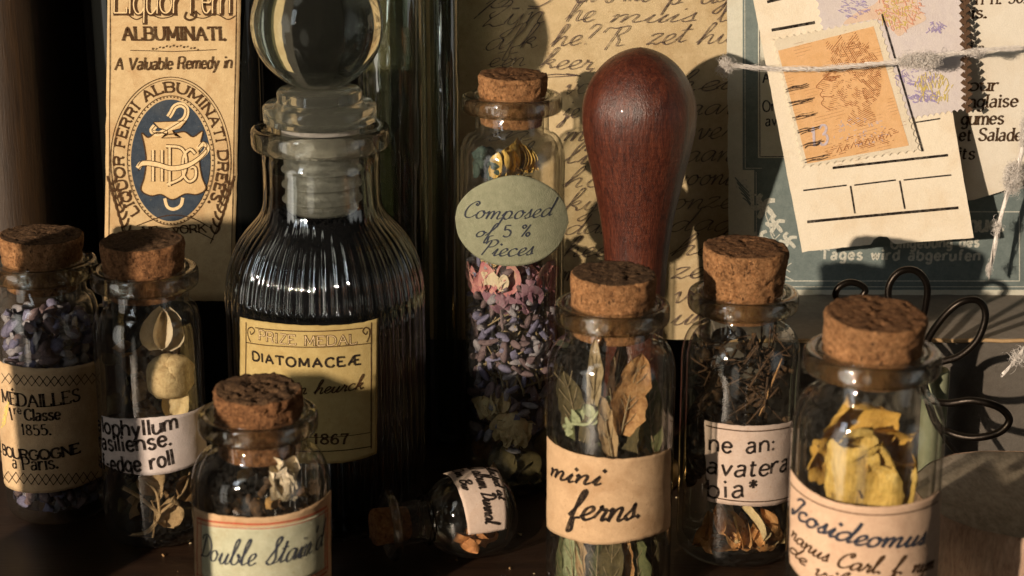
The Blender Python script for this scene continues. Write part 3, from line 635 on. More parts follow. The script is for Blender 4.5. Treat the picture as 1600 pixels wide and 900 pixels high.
# ------------------------------------------------------------------ bottles
def cork(root, cx, cy, z0, z1, r0, r1, tilt=(0, 0), seed=0, rough=1.0, m=('cork', 'cork_top')):
    mb = MB(); n = 72; rows = []; nzr = 26
    A = rot(tilt[0], tilt[1], 0); c = Vector((cx, cy, (z0 + z1) / 2))
    def put(r, z, a):
        d = Vector((math.cos(a) * r, math.sin(a) * r, z - c.z))
        q = Vector((d.x * .55, d.y * .55, z * .55 + seed * 11)); k = noise.noise(q) * .22 + noise.noise(q * 2.6) * .16 + noise.noise(q * 6) * .10
        pit = max(0, noise.noise(q * 1.9 + Vector((5, 5, 5))) - .30) * 1.5
        return d, k * rough, pit * rough
    for j in range(nzr):
        t = j / (nzr - 1); z = z0 + (z1 - z0) * t; r = r0 + (r1 - r0) * t; row = []
        if t > .93: r -= .35 * ((t - .93) / .07) ** 2
        for i in range(n):
            a = 2 * math.pi * i / n; d, k, pit = put(r, z, a)
            e = Vector((math.cos(a), math.sin(a), 0)); amt = min(1, t * 3)
            d2 = d + e * (k - pit) * amt
            if t > .88: d2.z += (k * .9) * (t - .88) / .12
            row.append(c + A @ d2)
        rows.append(row)
    mb.grid(rows, 0, True)
    top = []
    for j in range(1, 20):
        f = 1 - j / 19; row = []
        for i in range(n):
            a = 2 * math.pi * i / n; d, k, pit = put((r1 - .35) * f, z1, a)
            e = Vector((math.cos(a), math.sin(a), 0)); d2 = d + e * k * f
            d2.z += k * .9 - pit * 1.0
            row.append(c + A @ d2)
        top.append(row)
    mb.grid([rows[-1]] + top, 1, True)
    mb.grid([[c + A @ Vector((0, 0, z0 - c.z))] * n, rows[0]], 0, True)
    return mb.build('cork', [M[m[0]], M[m[1]]], root)
def bottle(cx, cy, R, H, lipR, neckR, label, sh=5.5, neck=3.4, lipH=3.2, name='corked_bottle', cat_='bottle', group='small corked glass bottles on the shelf'):
    root = thing(name, label, cat_, (cx, cy, .15), group)
    zl = H - lipH; zn = zl - neck; zs = zn - sh; wl = .9
    out = [(0.01, .15), (R - 2.2, .15), (R - .9, .5), (R - .2, 1.4), (R, 2.8), (R, zs)]
    for k in range(1, 9):
        a = math.pi / 2 * k / 9; out.append((neckR + .35 + (R - neckR - .35) * math.cos(a) ** .9, zs + sh * math.sin(a) ** 1.05))
    out += [(neckR + .12, zn + .2), (neckR, zn + .9), (neckR, H - .25), (neckR - .3, H)]
    inn = [(neckR - wl + .15, H - .05), (neckR - wl, H - .5), (neckR - wl, zn)]
    for k in range(8, 0, -1):
        a = math.pi / 2 * k / 9; inn.append((neckR - wl + .35 + (R - neckR - .35) * math.cos(a) ** .9, zs - wl * .4 + sh * math.sin(a) ** 1.05))
    inn += [(R - wl, zs - 1), (R - wl, 3.6), (R - wl - .5, 2.7), (R - wl - 1.6, 2.2), (0.01, 1.9)]
    mb = MB(); mb.lathe(out + inn, (cx, cy, 0), 96)
    mb.build('glass_body', M['glass'], root)
    lp = MB(); prof = []
    w_ = lipR - neckR - .03; hh = lipH * .5; n = 22
    for k in range(n + 1):
        a = 2 * math.pi * k / n; sx = math.copysign(abs(math.cos(a)) ** .62, math.cos(a)); sz = math.copysign(abs(math.sin(a)) ** .62, math.sin(a))
        prof.append((neckR + .03 + w_ * .5 + w_ * .5 * sx, zl + hh + hh * sz * .98))
    lp.lathe(prof, (cx, cy, 0), 96); lp.build('lip', M['lip'], root)
    return root
# ------------------------------------------------------------------ the setting
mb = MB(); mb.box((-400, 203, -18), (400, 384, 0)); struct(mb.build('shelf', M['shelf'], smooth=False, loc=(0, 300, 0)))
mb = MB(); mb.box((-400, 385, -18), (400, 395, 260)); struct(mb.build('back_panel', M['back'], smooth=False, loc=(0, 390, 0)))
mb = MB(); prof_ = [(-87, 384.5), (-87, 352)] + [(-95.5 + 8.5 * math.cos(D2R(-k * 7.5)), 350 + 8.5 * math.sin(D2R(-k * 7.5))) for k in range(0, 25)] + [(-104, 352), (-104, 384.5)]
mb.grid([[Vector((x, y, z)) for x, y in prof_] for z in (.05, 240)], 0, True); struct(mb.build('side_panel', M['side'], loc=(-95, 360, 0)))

# ------------------------------------------------------------------ tall dark bottle with the printed label
root = thing('label_bottle', 'tall dark glass bottle with a cream printed label and navy oval crest', 'bottle', (-63, 360, .1))
mb = MB(); Z1 = 150
rows = []
for z in (.1, .8, Z1 - 1, Z1):
    ins = 1.0 if z in (.1, Z1) else 0; row = []
    for (qx, qy, a0) in ((-46.8 - 5, 349 + 5, -90), (-46.8 - 5, 375 - 5, 0), (-78.5 + 5, 375 - 5, 90), (-78.5 + 5, 349 + 5, 180)):
        for k in range(7):
            a = D2R(a0 + 15 * k); row.append(Vector((qx + (5 - ins) * math.cos(a), qy + (5 - ins) * math.sin(a), z)))
    rows.append(row)
mb.grid([[Vector((-64, 362, .1))] * 28] + rows + [[Vector((-64, 362, Z1))] * 28], 0, True)
mb.build('glass_body', M['dark_glass'], root)
S = Flat((-63, 348.8, 60)); S.s = mmpp(348.8, 60)
mb = MB()
sheet(mb, S, [(169, -70), (378, -70)], [(163, 470), (366, 470)], 30, 30, .12, .12, seed=3, bend=lambda u, v: .10 * math.sin(v * .25) + .05)
OF = .32
for x0, x1 in ((173, 170), (371, 361)):
    line(mb, S, [(x0, -60), (x1, 460)], 1.3, 1, OF)
text(mb, S, 'Liquor', PR, (181, 22), (286, 22), 44, 5.5, .12, 1.0, .55, 1, .15, OF, sp=1.2)
text(mb, S, 'Ferri', PR, (300, 22), (362, 22), 46, 5.5, .12, 1.0, .55, 1, .15, OF, sp=1.2)
text(mb, S, 'Liquor', PR, (179, 20), (284, 20), 46, 1.4, .12, 0, 0, 2, .15, OF + .05, sp=1.2)
text(mb, S, 'Ferri', PR, (298, 20), (360, 20), 48, 1.4, .12, 0, 0, 2, .15, OF + .05, sp=1.2)
for sg, c in ((1, 240), (-1, 330)):
    line(mb, S, [(c - 38 * sg, 24), (c - 26 * sg, 30), (c - 8 * sg, 22), (c + 12 * sg, 28), (c + 30 * sg, 24), (c + 24 * sg, 18), (c + 17 * sg, 23)], 1.6, 1, OF, True)
line(mb, S, [(292, 18), (289, 27), (297, 31), (306, 26), (306, 16)], 3.2, 1, OF, True)
text(mb, S, 'ALBUMINATI.', PR, (193, 62), (352, 62), 20, 3.4, 0, 1.3, .4, 1, 0, OF, sp=2.6)
line(mb, S, [(204, 78), (272, 80), (338, 77)], 1.2, 1, OF)
for k in range(14):
    x = 238 + k * 5.4; y = 77 - 5 * math.sin(k / 13 * math.pi) + (k % 2) * 1.5
    line(mb, S, [(x, y), (x + 1.8, y - 2.6)], 2.4 if k % 3 == 0 else 1.5, 1, OF)
text(mb, S, 'A Valuable Remedy in', PR, (180, 109), (361, 106), 19, 2.2, .28, 0, .3, 1, .1, OF, sp=1.8)
EC = (267, 250)
def ell(rx, ry, n=72, a0=0, a1=360): return [(EC[0] + rx * math.cos(D2R(a0 + (a1 - a0) * k / n)), EC[1] - ry * math.sin(D2R(a0 + (a1 - a0) * k / n))) for k in range(n + 1)]
line(mb, S, ell(94, 130, a0=-38, a1=218), 1.3, 1, OF); line(mb, S, ell(90, 126, a0=-36, a1=216), .9, 1, OF)
line(mb, S, ell(68, 101), 1.2, 1, OF)
fillpoly(mb, S, ell(62, 95)[:-1], 3, OF - .03)
for k in range(76):
    a = 2 * math.pi * k / 76; p = (EC[0] + 64.5 * math.cos(a), EC[1] - 98 * math.sin(a))
    line(mb, S, [p, (p[0] + 2 * math.cos(a), p[1] - 2 * math.sin(a))], 2.2, 1, OF)
# lettering round the oval
P = [S.uv(*p) for p in ell(74, 107, 160, 228, -38)]
D_ = [0]
for a, b in zip(P, P[1:]): D_.append(D_[-1] + math.dist(a, b))
def ring(x, y):
    x = max(0, min(D_[-1] - 1e-4, x)); j = max(i for i in range(len(D_)) if D_[i] <= x); j = min(j, len(P) - 2)
    t = (x - D_[j]) / (D_[j + 1] - D_[j]); p, q = P[j], P[j + 1]; dx, dy = q[0] - p[0], q[1] - p[1]; L = math.hypot(dx, dy)
    return (p[0] + dx * t - dy / L * y, p[1] + dy * t + dx / L * y)
text(mb, S, 'LIQUOR FERRI ALBUMINATI DREES.', PR, None, None, 15, 2.8, 0, 1.2, .3, 1, 0, OF, sp=3.0, warp=(ring, D_[-1]))
# shield, cup and snake, monogram, ribbon
sh = [(222, 207), (232, 214), (246, 206), (266, 209), (288, 205), (302, 213), (317, 204), (313, 226), (312, 250), (316, 276), (322, 294), (308, 303), (290, 302), (270, 311), (252, 303), (236, 305), (221, 296), (226, 276), (229, 250), (226, 226)]
fillpoly(mb, S, sh, 4, OF + .02, True); line(mb, S, sh + [sh[0]], 2, 1, OF + .09, True)
cup = [(240, 190), (292, 188), (282, 200), (270, 203), (274, 211), (284, 214), (252, 215), (262, 210), (262, 203), (248, 199)]
fillpoly(mb, S, cup, 4, OF + .03); line(mb, S, cup + [cup[0]], 1.3, 1, OF + .1)
sn = [(243, 196), (238, 204), (250, 208), (272, 196), (289, 184), (292, 170), (284, 163), (274, 166), (268, 176), (264, 182)]
line(mb, S, sn, 8, 2, OF + .05, True); line(mb, S, sn, 1.2, 1, OF + .12, True)
for dx, wd, mi in ((0, 7, 1), (-.5, 3.6, 2)):
    for st in ([(240, 234), (240, 283)], [(254, 234), (254, 283)], [(240, 258), (254, 258)], [(266, 230), (266, 290)], [(260, 228), (284, 231), (292, 250), (286, 276), (262, 288)], [(306, 240), (298, 233), (288, 244), (287, 270), (296, 283), (306, 277), (306, 262), (298, 261)]):
        line(mb, S, [(x + dx, y + dx) for x, y in st], wd, mi, OF + .06 + (.05 if mi == 2 else 0), len(st) > 3)
rb = [(216, 262), (224, 254), (246, 256), (268, 262), (292, 258), (312, 246), (324, 232), (318, 224), (310, 232)]
line(mb, S, rb, 8, 2, OF + .13, True); line(mb, S, [(x, y - 4) for x, y in rb], 1.2, 1, OF + .2, True); line(mb, S, [(x, y + 4) for x, y in rb], 1.2, 1, OF + .2, True)
line(mb, S, [(258, 309), (262, 322), (272, 326), (283, 320), (286, 308)], 5, 2, OF + .1, True)
for sg in (-1, 1):      # laurel sprays
    for k in range(8):
        y = 288 + k * 11; x = EC[0] + sg * (92 - k * 3.2)
        for q in (-1, 1): line(mb, S, [(x, y), (x + q * 5, y - 6), (x + q * 7, y - 14)], 3.6, 1, OF, True, True)
    line(mb, S, [(EC[0] + sg * 92, 280), (EC[0] + sg * 82, 330), (EC[0] + sg * 62, 380)], 1.3, 1, OF, True)
line(mb, S, [(214, 352), (262, 336), (300, 340), (330, 356)], 1.6, 1, OF, True); line(mb, S, [(210, 372), (262, 356), (300, 358), (334, 374)], 1.6, 1, OF, True)
text(mb, S, 'NEW YORK', PR, (224, 366), (322, 362), 12, 2, 0, 1, .3, 1, 0, OF)
mb.build('label', [M['p_liquor'], M['i_brown'], M['i_cream'], M['p_navy'], M['p_toe']], root)

# ------------------------------------------------------------------ green glass bottle at the back
gx, gy, gr = at(614, 150, 352).x, 352, 6.5
root = thing('green_bottle', 'tall dark green glass bottle standing behind the ball-stoppered bottle', 'bottle', (gx, gy, .1))
mb = MB(); prof = [(.01, .1), (gr - 1.5, .1), (gr, 1.8), (gr, 132), (gr - 2, 138), (gr - 2.9, 138), (gr - .9, 131), (gr - .9, 3.5), (gr - 2, 2.2), (.01, 2)]
mb.lathe(prof, (gx, gy, 0), 72); mb.build('glass_body', M['green'], root)
mb = MB(); mb.lathe([(.01, 2.3), (gr - 1.6, 2.4), (gr - 1.2, 4), (gr - 1.2, 74.5), (gr - 2, 75), (.01, 75)], (gx, gy, 0), 64)
o = mb.build('dark_liquid', thin_glass('dark_green_liquid', (.38, .42, .38), .03, (.2, .25, .2)), loc=(gx, gy, 2.3)); tag(o, 'dark green liquid filling the tall green bottle', 'liquid')

tx, ty, tr = at(695, 150, 354).x, 354, 2.75
mb = MB(); mb.lathe([(.01, .1), (tr - .6, .1), (tr, 1), (tr, 128), (tr - .6, 128.5), (tr - .7, 128), (tr - .7, 2), (.01, 1.6)], (tx, ty, 0), 40)
o = mb.build('glass_tube', M['green'], loc=(tx, ty, .1)); tag(o, 'narrow dark green glass tube between the green bottle and the letter', 'glass tube')

# ------------------------------------------------------------------ handwritten letter
S = Flat((20, 363, 50)); S.s = mmpp(363, 60)
mb = MB(); sheet(mb, S, [(566, -110), (1300, -110)], [(572, 530), (1300, 530)], 60, 50, .15, .25, seed=1, bend=lambda u, v: .35 * noise.noise(Vector((u * .05, v * .05, 1))))
LT = .62
def hl(s, p0, p1, h=32, wd=2.0, sl=.42): text(mb, S, s, HW, p0, (p1[0], p1[1] + random.uniform(-2, 2)), h * random.uniform(.9, 1.06), wd * random.uniform(.70, .88), sl, 0, .5, 1, .4, LT, nib=.4)
hl('p 5', (752, 12), (862, 10)); hl('en o me', (896, 4), (1012, 2)); hl('p’ ag', (1040, 6), (1140, 4))
line(mb, S, [(800, 13), (812, 12)], 2.2, 1, LT); line(mb, S, [(824, 13), (840, 12)], 2.2, 1, LT)
hl('Zyn', (755, 38), (848, 36), 36); hl('he', (880, 34), (926, 32)); hl('muis', (948, 34), (1082, 34), 28); hl('le k', (1118, 34), (1190, 32))
hl('afk', (755, 78), (838, 72), 34); hl('he?', (858, 72), (924, 70)); hl('R', (944, 72), (972, 72), 34); hl('zet', (1006, 70), (1068, 66), 30); hl('hu', (1086, 68), (1142, 66))
hl('één', (760, 104), (820, 102), 26); hl('keer,', (840, 106), (932, 106), 30)
line(mb, S, [(850, 117), (872, 115), (908, 118)], 1.8, 1, LT, True); line(mb, S, [(852, 120), (900, 117), (884, 114)], 1.4, 1, LT, True)
for k, (t1, t2) in enumerate((('voor', 'het'), ('je wel', 'haar'), ('mijn', 'oever'), ('lief', 'gaan'), ('hoe', 'woont'), ('kyk', 'onze'), ('dan', 'dag'), ('heel', 'her'), ('morgen', 'zeer'), ('groet', 'van'), ('altyd', 'uwe'))):
    y = 146 + k * 36.5
    hl(t1, (878, y), (962, y - 2), 32, 2.2); hl(t2, (1044, y - 3), (1142, y - 6), 34, 2.3)
    hl(('ik', 'als', 'in', 'ook')[k % 4], (752, y), (830, y - 2), 30)
o = mb.build('handwritten_letter', [M['p_letter'], M['i_letter']], smooth=False, loc=(20, 363, 0)); tag(o, 'yellowed sheet of joined pen handwriting standing behind the wooden handle', 'letter')

# ------------------------------------------------------------------ grey box that carries the cards
root = thing('storage_box', 'low grey board box behind the right-hand bottles', 'box', (75, 345, .05))
mb = MB(); mb.box((38, 330, .1), (130, 360.5, 28.6)); mb.build('box_body', M['p_grey_shade'], root, smooth=False, bevel=.4)
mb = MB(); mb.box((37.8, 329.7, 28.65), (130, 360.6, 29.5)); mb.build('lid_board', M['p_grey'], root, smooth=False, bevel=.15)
mb = MB(); mb.tube([(37.8 + 92 * k / 30, 329.6, 29.15 + .1 * math.sin(k * 2.1)) for k in range(31)], .38, 8); mb.build('worn_edge', M['p_tan'], root)

# ------------------------------------------------------------------ teal printed card
S = Flat((80, 357, 55)); S.s = mmpp(357, 60)
mb = MB()
sheet(mb, S, [(1135, -130), (1900, -130)], [(1139, 460), (1900, 460)], 60, 40, .35, .28, seed=5)
o1 = .36
def rect(x0, y0, x1, y1, mi, off, mbx=None, S_=None): sheet(mbx or mb, S_ or S, [(x0, y0), (x1, y0)], [(x0, y1), (x1, y1)], 24, 12, .02, 0, base=off, mi=mi)
rect(1160, -120, 1900, 265, 2, o1); rect(1178, 265, 1900, 452, 2, o1 + .002)
rect(1184, -120, 1900, 246, 3, o1 + .03)
line(mb, S, [(1186, -100), (1187, 244), (1300, 243)], 1.3, 1, o1 + .07)
line(mb, S, [(1163, -100), (1164, 262), (1190, 262)], 1.1, 4, o1 + .07)
line(mb, S, [(1181, 268), (1182, 448)], 1.1, 4, o1 + .07); line(mb, S, [(1195, 438), (1592, 438), (1592, 330), (1500, 330)], 1.6, 4, o1 + .07); line(mb, S, [(1185, 447), (1600, 447)], 1.3, 4, o1 + .07)
text(mb, S, 'On', PR, (1192, 174), (1213, 172), 17, 1.9, 0, 0, .2, 1, 0, o1 + .07); text(mb, S, 'avant', PR, (1196, 196), (1240, 194), 16, 1.7, 0, 0, .2, 1, 0, o1 + .07); text(mb, S, 'A', PR, (1192, 128), (1202, 127), 14, 2, 0, 1, .2, 1, 0, o1 + .07)
text(mb, S, 'Umgebung des', PR, (1392, 387), (1528, 384), 15, 3.0, 0, 0, .1, 4, 0, o1 + .07, sp=3.4)
text(mb, S, 'Tages wird abgerufen', PR, (1282, 404), (1529, 406), 16, 3.0, 0, 0, .1, 4, 0, o1 + .07, sp=3.4)
text(mb, S, 'Menue.', PR, (1470, 362), (1566, 359), 24, 4.6, 0, 1.0, .3, 4, 0, o1 + .07)
# white flowers and leaves on the print
random.seed(3)
for cx_, cy_, r_ in ((1193, 322, 20), (1212, 350, 15), (1190, 372, 14), (1232, 376, 14), (1160, 288, 10), (1172, 305, 9)):
    for k in range(5):
        a = k * 1.26 + cx_; line(mb, S, [(cx_, cy_), (cx_ + r_ * .6 * math.cos(a) - 3, cy_ + r_ * .6 * math.sin(a)), (cx_ + r_ * math.cos(a + .3), cy_ + r_ * math.sin(a + .3))], r_ * .42, 4, o1 + .08 if cx_ > 1178 else o1 + .03, True, True)
for k in range(7): line(mb, S, [(1240 - k * 6, 438 - k * 14), (1220 - k * 4, 424 - k * 15), (1236 - k * 6, 410 - k * 15)], 1.6, 4, o1 + .08, True)
for k in range(5): line(mb, S, [(1148 + k * 3, 276 + k * 8), (1156 + k * 3, 286 + k * 7), (1170 + k, 300 + k * 6)], 2.2, 2, o1 + .03, True, True)
o = mb.build('printed_card', [M['p_pale'], M['i_blue'], M['p_teal'], M['p_pale'], M['i_white']], smooth=False, loc=(80, 357, 29.6)); tag(o, 'large teal printed card with pale border and white lettering propped on the box', 'card')

# ------------------------------------------------------------------ cream menu card
S = Flat((85, 355.4, 70)); S.s = mmpp(355.4, 70)
mb = MB(); sheet(mb, S, [(1420, -140), (1900, -140)], [(1410, 330), (1520, 312), (1600, 288), (1900, 262)], 40, 30, .3, .15, seed=8)
for s, a, b, h, wd in (('à 11 h. 30.', (1500, 7), (1602, 4), 18, 2.3), ('Paris.', (1474, 29), (1540, 27), 17, 2.7), ('et d a', (1484, 84), (1536, 81), 15, 2.0), ('du jour', (1456, 141), (1558, 141), 18, 2.9), ('à l’Anglaise', (1456, 168), (1588, 166), 19, 2.9), ('et Légumes', (1446, 195), (1566, 193), 19, 2.9), ('Rôti et Salade', (1446, 219), (1594, 219), 19, 2.9), ('fruits', (1462, 246), (1521, 248), 18, 2.7)):
    text(mb, S, s.replace('ô', 'o'), PR, a, b, h, wd, .06, 1.3, .5, 1, .1, .36, sp=2.0, nib=.35)
o = mb.build('menu_card', [M['p_menu'], M['i_brown']], smooth=False, loc=(85, 355.4, 50)); tag(o, 'cream menu card with old black type at the right, behind the buff ticket', 'card')

# ------------------------------------------------------------------ buff ticket with the orange stamp
S = Flat(tuple(at(1385, 386, 346.5)), (1, .02, 0), (0, .15, .99)); S.s = mmpp(348, 60)
mb = MB()
topp = [(1168, -40), (1446, -70)]; bott = [(1253, 393), (1360, 382), (1364, 375), (1374, 369), (1386, 370), (1393, 377), (1397, 381), (1520, 371)]
sheet(mb, S, topp, bott, 90, 40, .3, .10, seed=11, bend=lambda u, v: .5 * (u / 18) ** 2)
bt = lambda o_: o_ + .36
class Bent:     # the ticket's slightly bowed face
    def __init__(s, B): s.B = B; s.s = B.s
    def uv(s, *a): return s.B.uv(*a)
    def pt(s, u, v, off=0): return s.B.pt(u, v, off + .5 * (u / 18) ** 2)
T = Bent(S)
for pts, wd in (([(1197, 3), (1222, -3)], 4.5), ([(1204, 47), (1272, 35)], 4.6), ([(1430, 191), (1468, 185)], 2.2), ([(1300, 262), (1480, 242)], 4.0), ([(1254, 297), (1322, 289)], 2.4), ([(1334, 289), (1399, 281)], 2.4), ([(1411, 281), (1485, 273)], 2.4), ([(1328, 290), (1335, 333)], 2.8), ([(1405, 282), (1413, 326)], 2.8), ([(1260, 346), (1496, 324)], 4.4)):
    line(mb, T, pts, wd, 1, .38)
rows = 12
o = mb.build('ticket', [M['p_tag'], M['i_black']], smooth=False, loc=tuple(S.o)); tag(o, 'buff ruled ticket with a notched bottom edge leaning before the teal card', 'ticket')

def perf_sheet(S_, quad, n, m, mi, base, th, amp):
    "postage paper with a toothed edge; quad = TL, TR, BR, BL in photo pixels"
    q = [S_.uv(*p) for p in quad]; ring_ = []
    for (a, b, k) in ((q[0], q[1], n), (q[1], q[2], m), (q[2], q[3], n), (q[3], q[0], m)):
        L = math.dist(a, b); ex = ((b[0] - a[0]) / L, (b[1] - a[1]) / L)
        for i in range(k * 6):
            t = i / (k * 6); d = amp * abs(math.sin(math.pi * k * t)) ** .8
            ring_.append((a[0] + (b[0] - a[0]) * t + ex[1] * -d, a[1] + (b[1] - a[1]) * t + ex[0] * d))
    # signed so the teeth bite inwards
    cx_ = sum(p[0] for p in q) / 4; cy_ = sum(p[1] for p in q) / 4
    mbx = MB(); R_ = []
    for t in [0, .25, .5, .75, .9, 1]: R_.append([S_.pt(cx_ + (p[0] - cx_) * t, cy_ + (p[1] - cy_) * t, base + th) for p in ring_])
    mbx.grid(R_, mi, True); mbx.grid([R_[-1], [S_.pt(p[0], p[1], base) for p in ring_]], mi, True)
    return mbx
# flower stamp
T2 = T
mbf = perf_sheet(T, [(1262, -60), (1496, -92), (1513, 172), (1310, 205)], 22, 22, 0, .33, .10, -.5)
rnd = random.Random(5)
def hatch(mbx, cxy, rx, ry, n, mi, wd, ln, ang, off, spread=.6):
    for _ in range(n):
        a = rnd.uniform(0, 6.28); q = math.sqrt(rnd.random()); x = cxy[0] + rx * q * math.cos(a); y = cxy[1] + ry * q * math.sin(a)
        t = ang + rnd.uniform(-spread, spread); l = ln * rnd.uniform(.5, 1.2)
        line(mbx, T, [(x, y), (x + l * .5 * math.cos(t) + rnd.uniform(-1, 1), y + l * .5 * math.sin(t) + rnd.uniform(-1, 1)), (x + l * math.cos(t), y + l * math.sin(t))], wd, mi, off, True)
fillpoly(mbf, T, [(1318, 38), (1340, 18), (1366, 6), (1390, -20), (1426, -24), (1434, 12), (1446, 30), (1420, 44), (1402, 56), (1378, 30)], 4, .47, True)
hatch(mbf, (1400, 12), 36, 32, 110, 2, 1.3, 9, .6, .56, 1.2); hatch(mbf, (1402, 18), 30, 26, 70, 3, 1.2, 8, .8, .57, 1.2)
hatch(mbf, (1330, 12), 26, 16, 50, 1, 1.2, 8, .2, .55); hatch(mbf, (1460, 40), 14, 10, 26, 1, 1.8, 7, 1.2, .55, 1.4)
hatch(mbf, (1430, 120), 36, 14, 60, 1, 1.4, 8, .3, .55, 1.2); hatch(mbf, (1458, 132), 30, 22, 70, 3, 1.3, 12, 1.6, .56, .5); hatch(mbf, (1440, 150), 26, 10, 40, 1, 1.5, 8, .1, .56)
text(mbf, T, 'SNO', PR, (1425, 160), (1462, 157), 11, 1.6, .1, 0, 0, 1, 0, .58)
line(mbf, T, [(1377, 22), (1440, 236)], 3.0, 6, .60)
for k in range(34):     # brown toothed edge along the right side
    y = -30 + k * 6.0 + 0; x = 1503 + (k % 2) * 5 + y * .022
    if y < 178: line(mbf, T, [(x, y), (x - 4 + (k % 2) * 8, y + 3), (x + (4 if k % 2 == 0 else -4), y + 6.4)], 6.0, 5, .50)
o = mbf.build('flower_stamp', [None or paper('lilac_stamp_paper', (.66, .60, .60), (.72, .66, .63), (.6, .5, .45), .3, 20, .1), M['i_lilac'], M['i_peach'], M['i_yel'], paper('peach_print', (.72, .55, .42), (.76, .60, .48), (.66, .42, .3), .4, 21, .2), pbr('toothed_edge_brown', (.09, .045, .02), .8), M['i_black']], smooth=False, loc=tuple(S.o)); tag(o, 'pale lilac picture stamp with a toothed brown right edge at the top right', 'stamp')
# orange stamp
mbo = perf_sheet(T, [(1204, 60), (1372, 27), (1438, 236), (1252, 262)], 15, 19, 0, .46, .10, -.45)
quad = [(1214, 79), (1364, 41), (1419, 227), (1260, 255)]
sheet(mbo, T, [quad[0], quad[1]], [quad[3], quad[2]], 24, 24, .03, .05, base=.575, mi=1, seed=2)
OO = .63
pr = [(1300, 108), (1288, 124), (1272, 132), (1286, 140), (1282, 152), (1296, 160), (1312, 158), (1326, 176), (1340, 182), (1352, 168), (1360, 148), (1366, 122), (1360, 98), (1346, 80), (1322, 74), (1304, 88)]
def inside(p, Q):
    r = False; x, y = p
    for (x1, y1), (x2, y2) in zip(Q, Q[1:] + Q[:1]):
        if (y1 > y) != (y2 > y) and x < (x2 - x1) * (y - y1) / (y2 - y1) + x1: r = not r
    return r
def engrave(Q, ang, gap, wd, mi=2, brk=.25, bow=0, off=OO, fr=.16):
    "parallel graver lines clipped to an outline, broken where the tone is light"
    Q = [tuple(p) for p in cat(Q + [Q[0]], 5)]; cx_ = sum(p[0] for p in Q) / len(Q); cy_ = sum(p[1] for p in Q) / len(Q)
    ca, sa = math.cos(ang), math.sin(ang); R_ = max(math.dist(p, (cx_, cy_)) for p in Q); k = -R_
    while k < R_:
        run = []; s_ = -R_
        while s_ <= R_:
            bw = bow * (1 - (s_ / R_) ** 2); x = cx_ + ca * s_ - sa * (k + bw); y = cy_ + sa * s_ + ca * (k + bw)
            if inside((x, y), Q) and noise.noise(Vector((x * fr, y * fr, mi + ang))) > brk - .45: run.append((x, y))
            else:
                if len(run) > 2: line(mbo, T, run, wd * rnd.uniform(.6, 1.2), mi, off)
                run = []
            s_ += 1.2
        k += gap
hair = [(1296, 82), (1310, 70), (1332, 64), (1352, 70), (1368, 88), (1376, 116), (1374, 146), (1358, 166), (1348, 150), (1340, 124), (1318, 112), (1300, 100)]
crown = [(1294, 80), (1290, 62), (1302, 70), (1312, 54), (1322, 66), (1336, 50), (1344, 66), (1356, 62), (1354, 76), (1330, 70)]
face = [(1300, 100), (1292, 116), (1280, 128), (1274, 136), (1284, 140), (1280, 148), (1286, 154), (1282, 162), (1296, 172), (1316, 168), (1332, 176), (1350, 160), (1346, 136), (1330, 112)]
cheek = [(1306, 128), (1326, 122), (1342, 140), (1340, 164), (1322, 166), (1308, 150)]
neck = [(1330, 172), (1352, 158), (1362, 172), (1368, 190), (1340, 198), (1322, 190)]
brow = [(1284, 116), (1308, 110), (1314, 118), (1290, 126)]
engrave(crown, -.9, 3.2, .95); engrave(hair, .9, 2.5, 1.0, bow=9); engrave(hair, -.2, 3.4, .8, bow=6, brk=.5); engrave(face, .25, 3.0, .7, brk=.45); engrave(cheek, .8, 2.6, .75, brk=.4, bow=4); engrave(neck, .5, 2.6, .9, bow=4); engrave(brow, .1, 2.0, 1.1, brk=.2)
line(mbo, T, face[:9], 1.0, 2, OO, True); line(mbo, T, [(1290, 122), (1298, 119), (1305, 123), (1297, 126), (1290, 123)], 1.1, 2, OO, True); line(mbo, T, [(1284, 150), (1296, 151), (1302, 148)], 1.1, 2, OO, True)
engrave([(1290, 232), (1330, 212), (1392, 200), (1404, 218), (1350, 232), (1300, 244)], -.28, 2.6, .9, brk=.45); engrave([(1222, 84), (1360, 50), (1412, 222), (1268, 250)], -.25, 5.0, .35, brk=.62, fr=.05)
for k in range(8): line(mbo, T, [(1306 + k * 11, 238 - k * 3.2), (1311 + k * 11, 228 - k * 3.2), (1314 + k * 11, 236 - k * 3.2)], 1.2, 2, OO)
hatch(mbo, (1340, 204), 44, 22, 60, 4, .9, 5, .6, OO + .02, 1.5)
text(mbo, T, '13', PR, (1266, 229), (1292, 224), 30, 3.2, .15, 0, .2, 4, 0, OO + .05)
for k, y in enumerate((136, 158, 180, 202, 224, 246)):       # cancelling bars
    x0 = 1224 + k * 6
    for q in range(4):
        e = rnd.uniform(-4, 6); line(mbo, T, [(x0 + 4 - e, y + q * 1.8 + 2), (x0 + 14, y + q * 1.6 - 1 + rnd.uniform(-1.5, 1.5)), (x0 + 26, y - 3 + q * 1.8 + rnd.uniform(-1, 1)), (x0 + 36 + e, y - 6 + q * 1.6)], rnd.uniform(.8, 2.0), 3, OO + .08, True, True)
o = mbo.build('postage_stamp', [paper('stamp_border_paper', (.76, .68, .52), (.80, .72, .57), (.7, .55, .35), .3, 22, .1), M['p_orange'], M['i_orange'], M['i_stampblack'], M['i_pale']], smooth=False, loc=tuple(S.o)); tag(o, 'orange postage stamp with an engraved head and black cancel bars on the ticket', 'stamp')

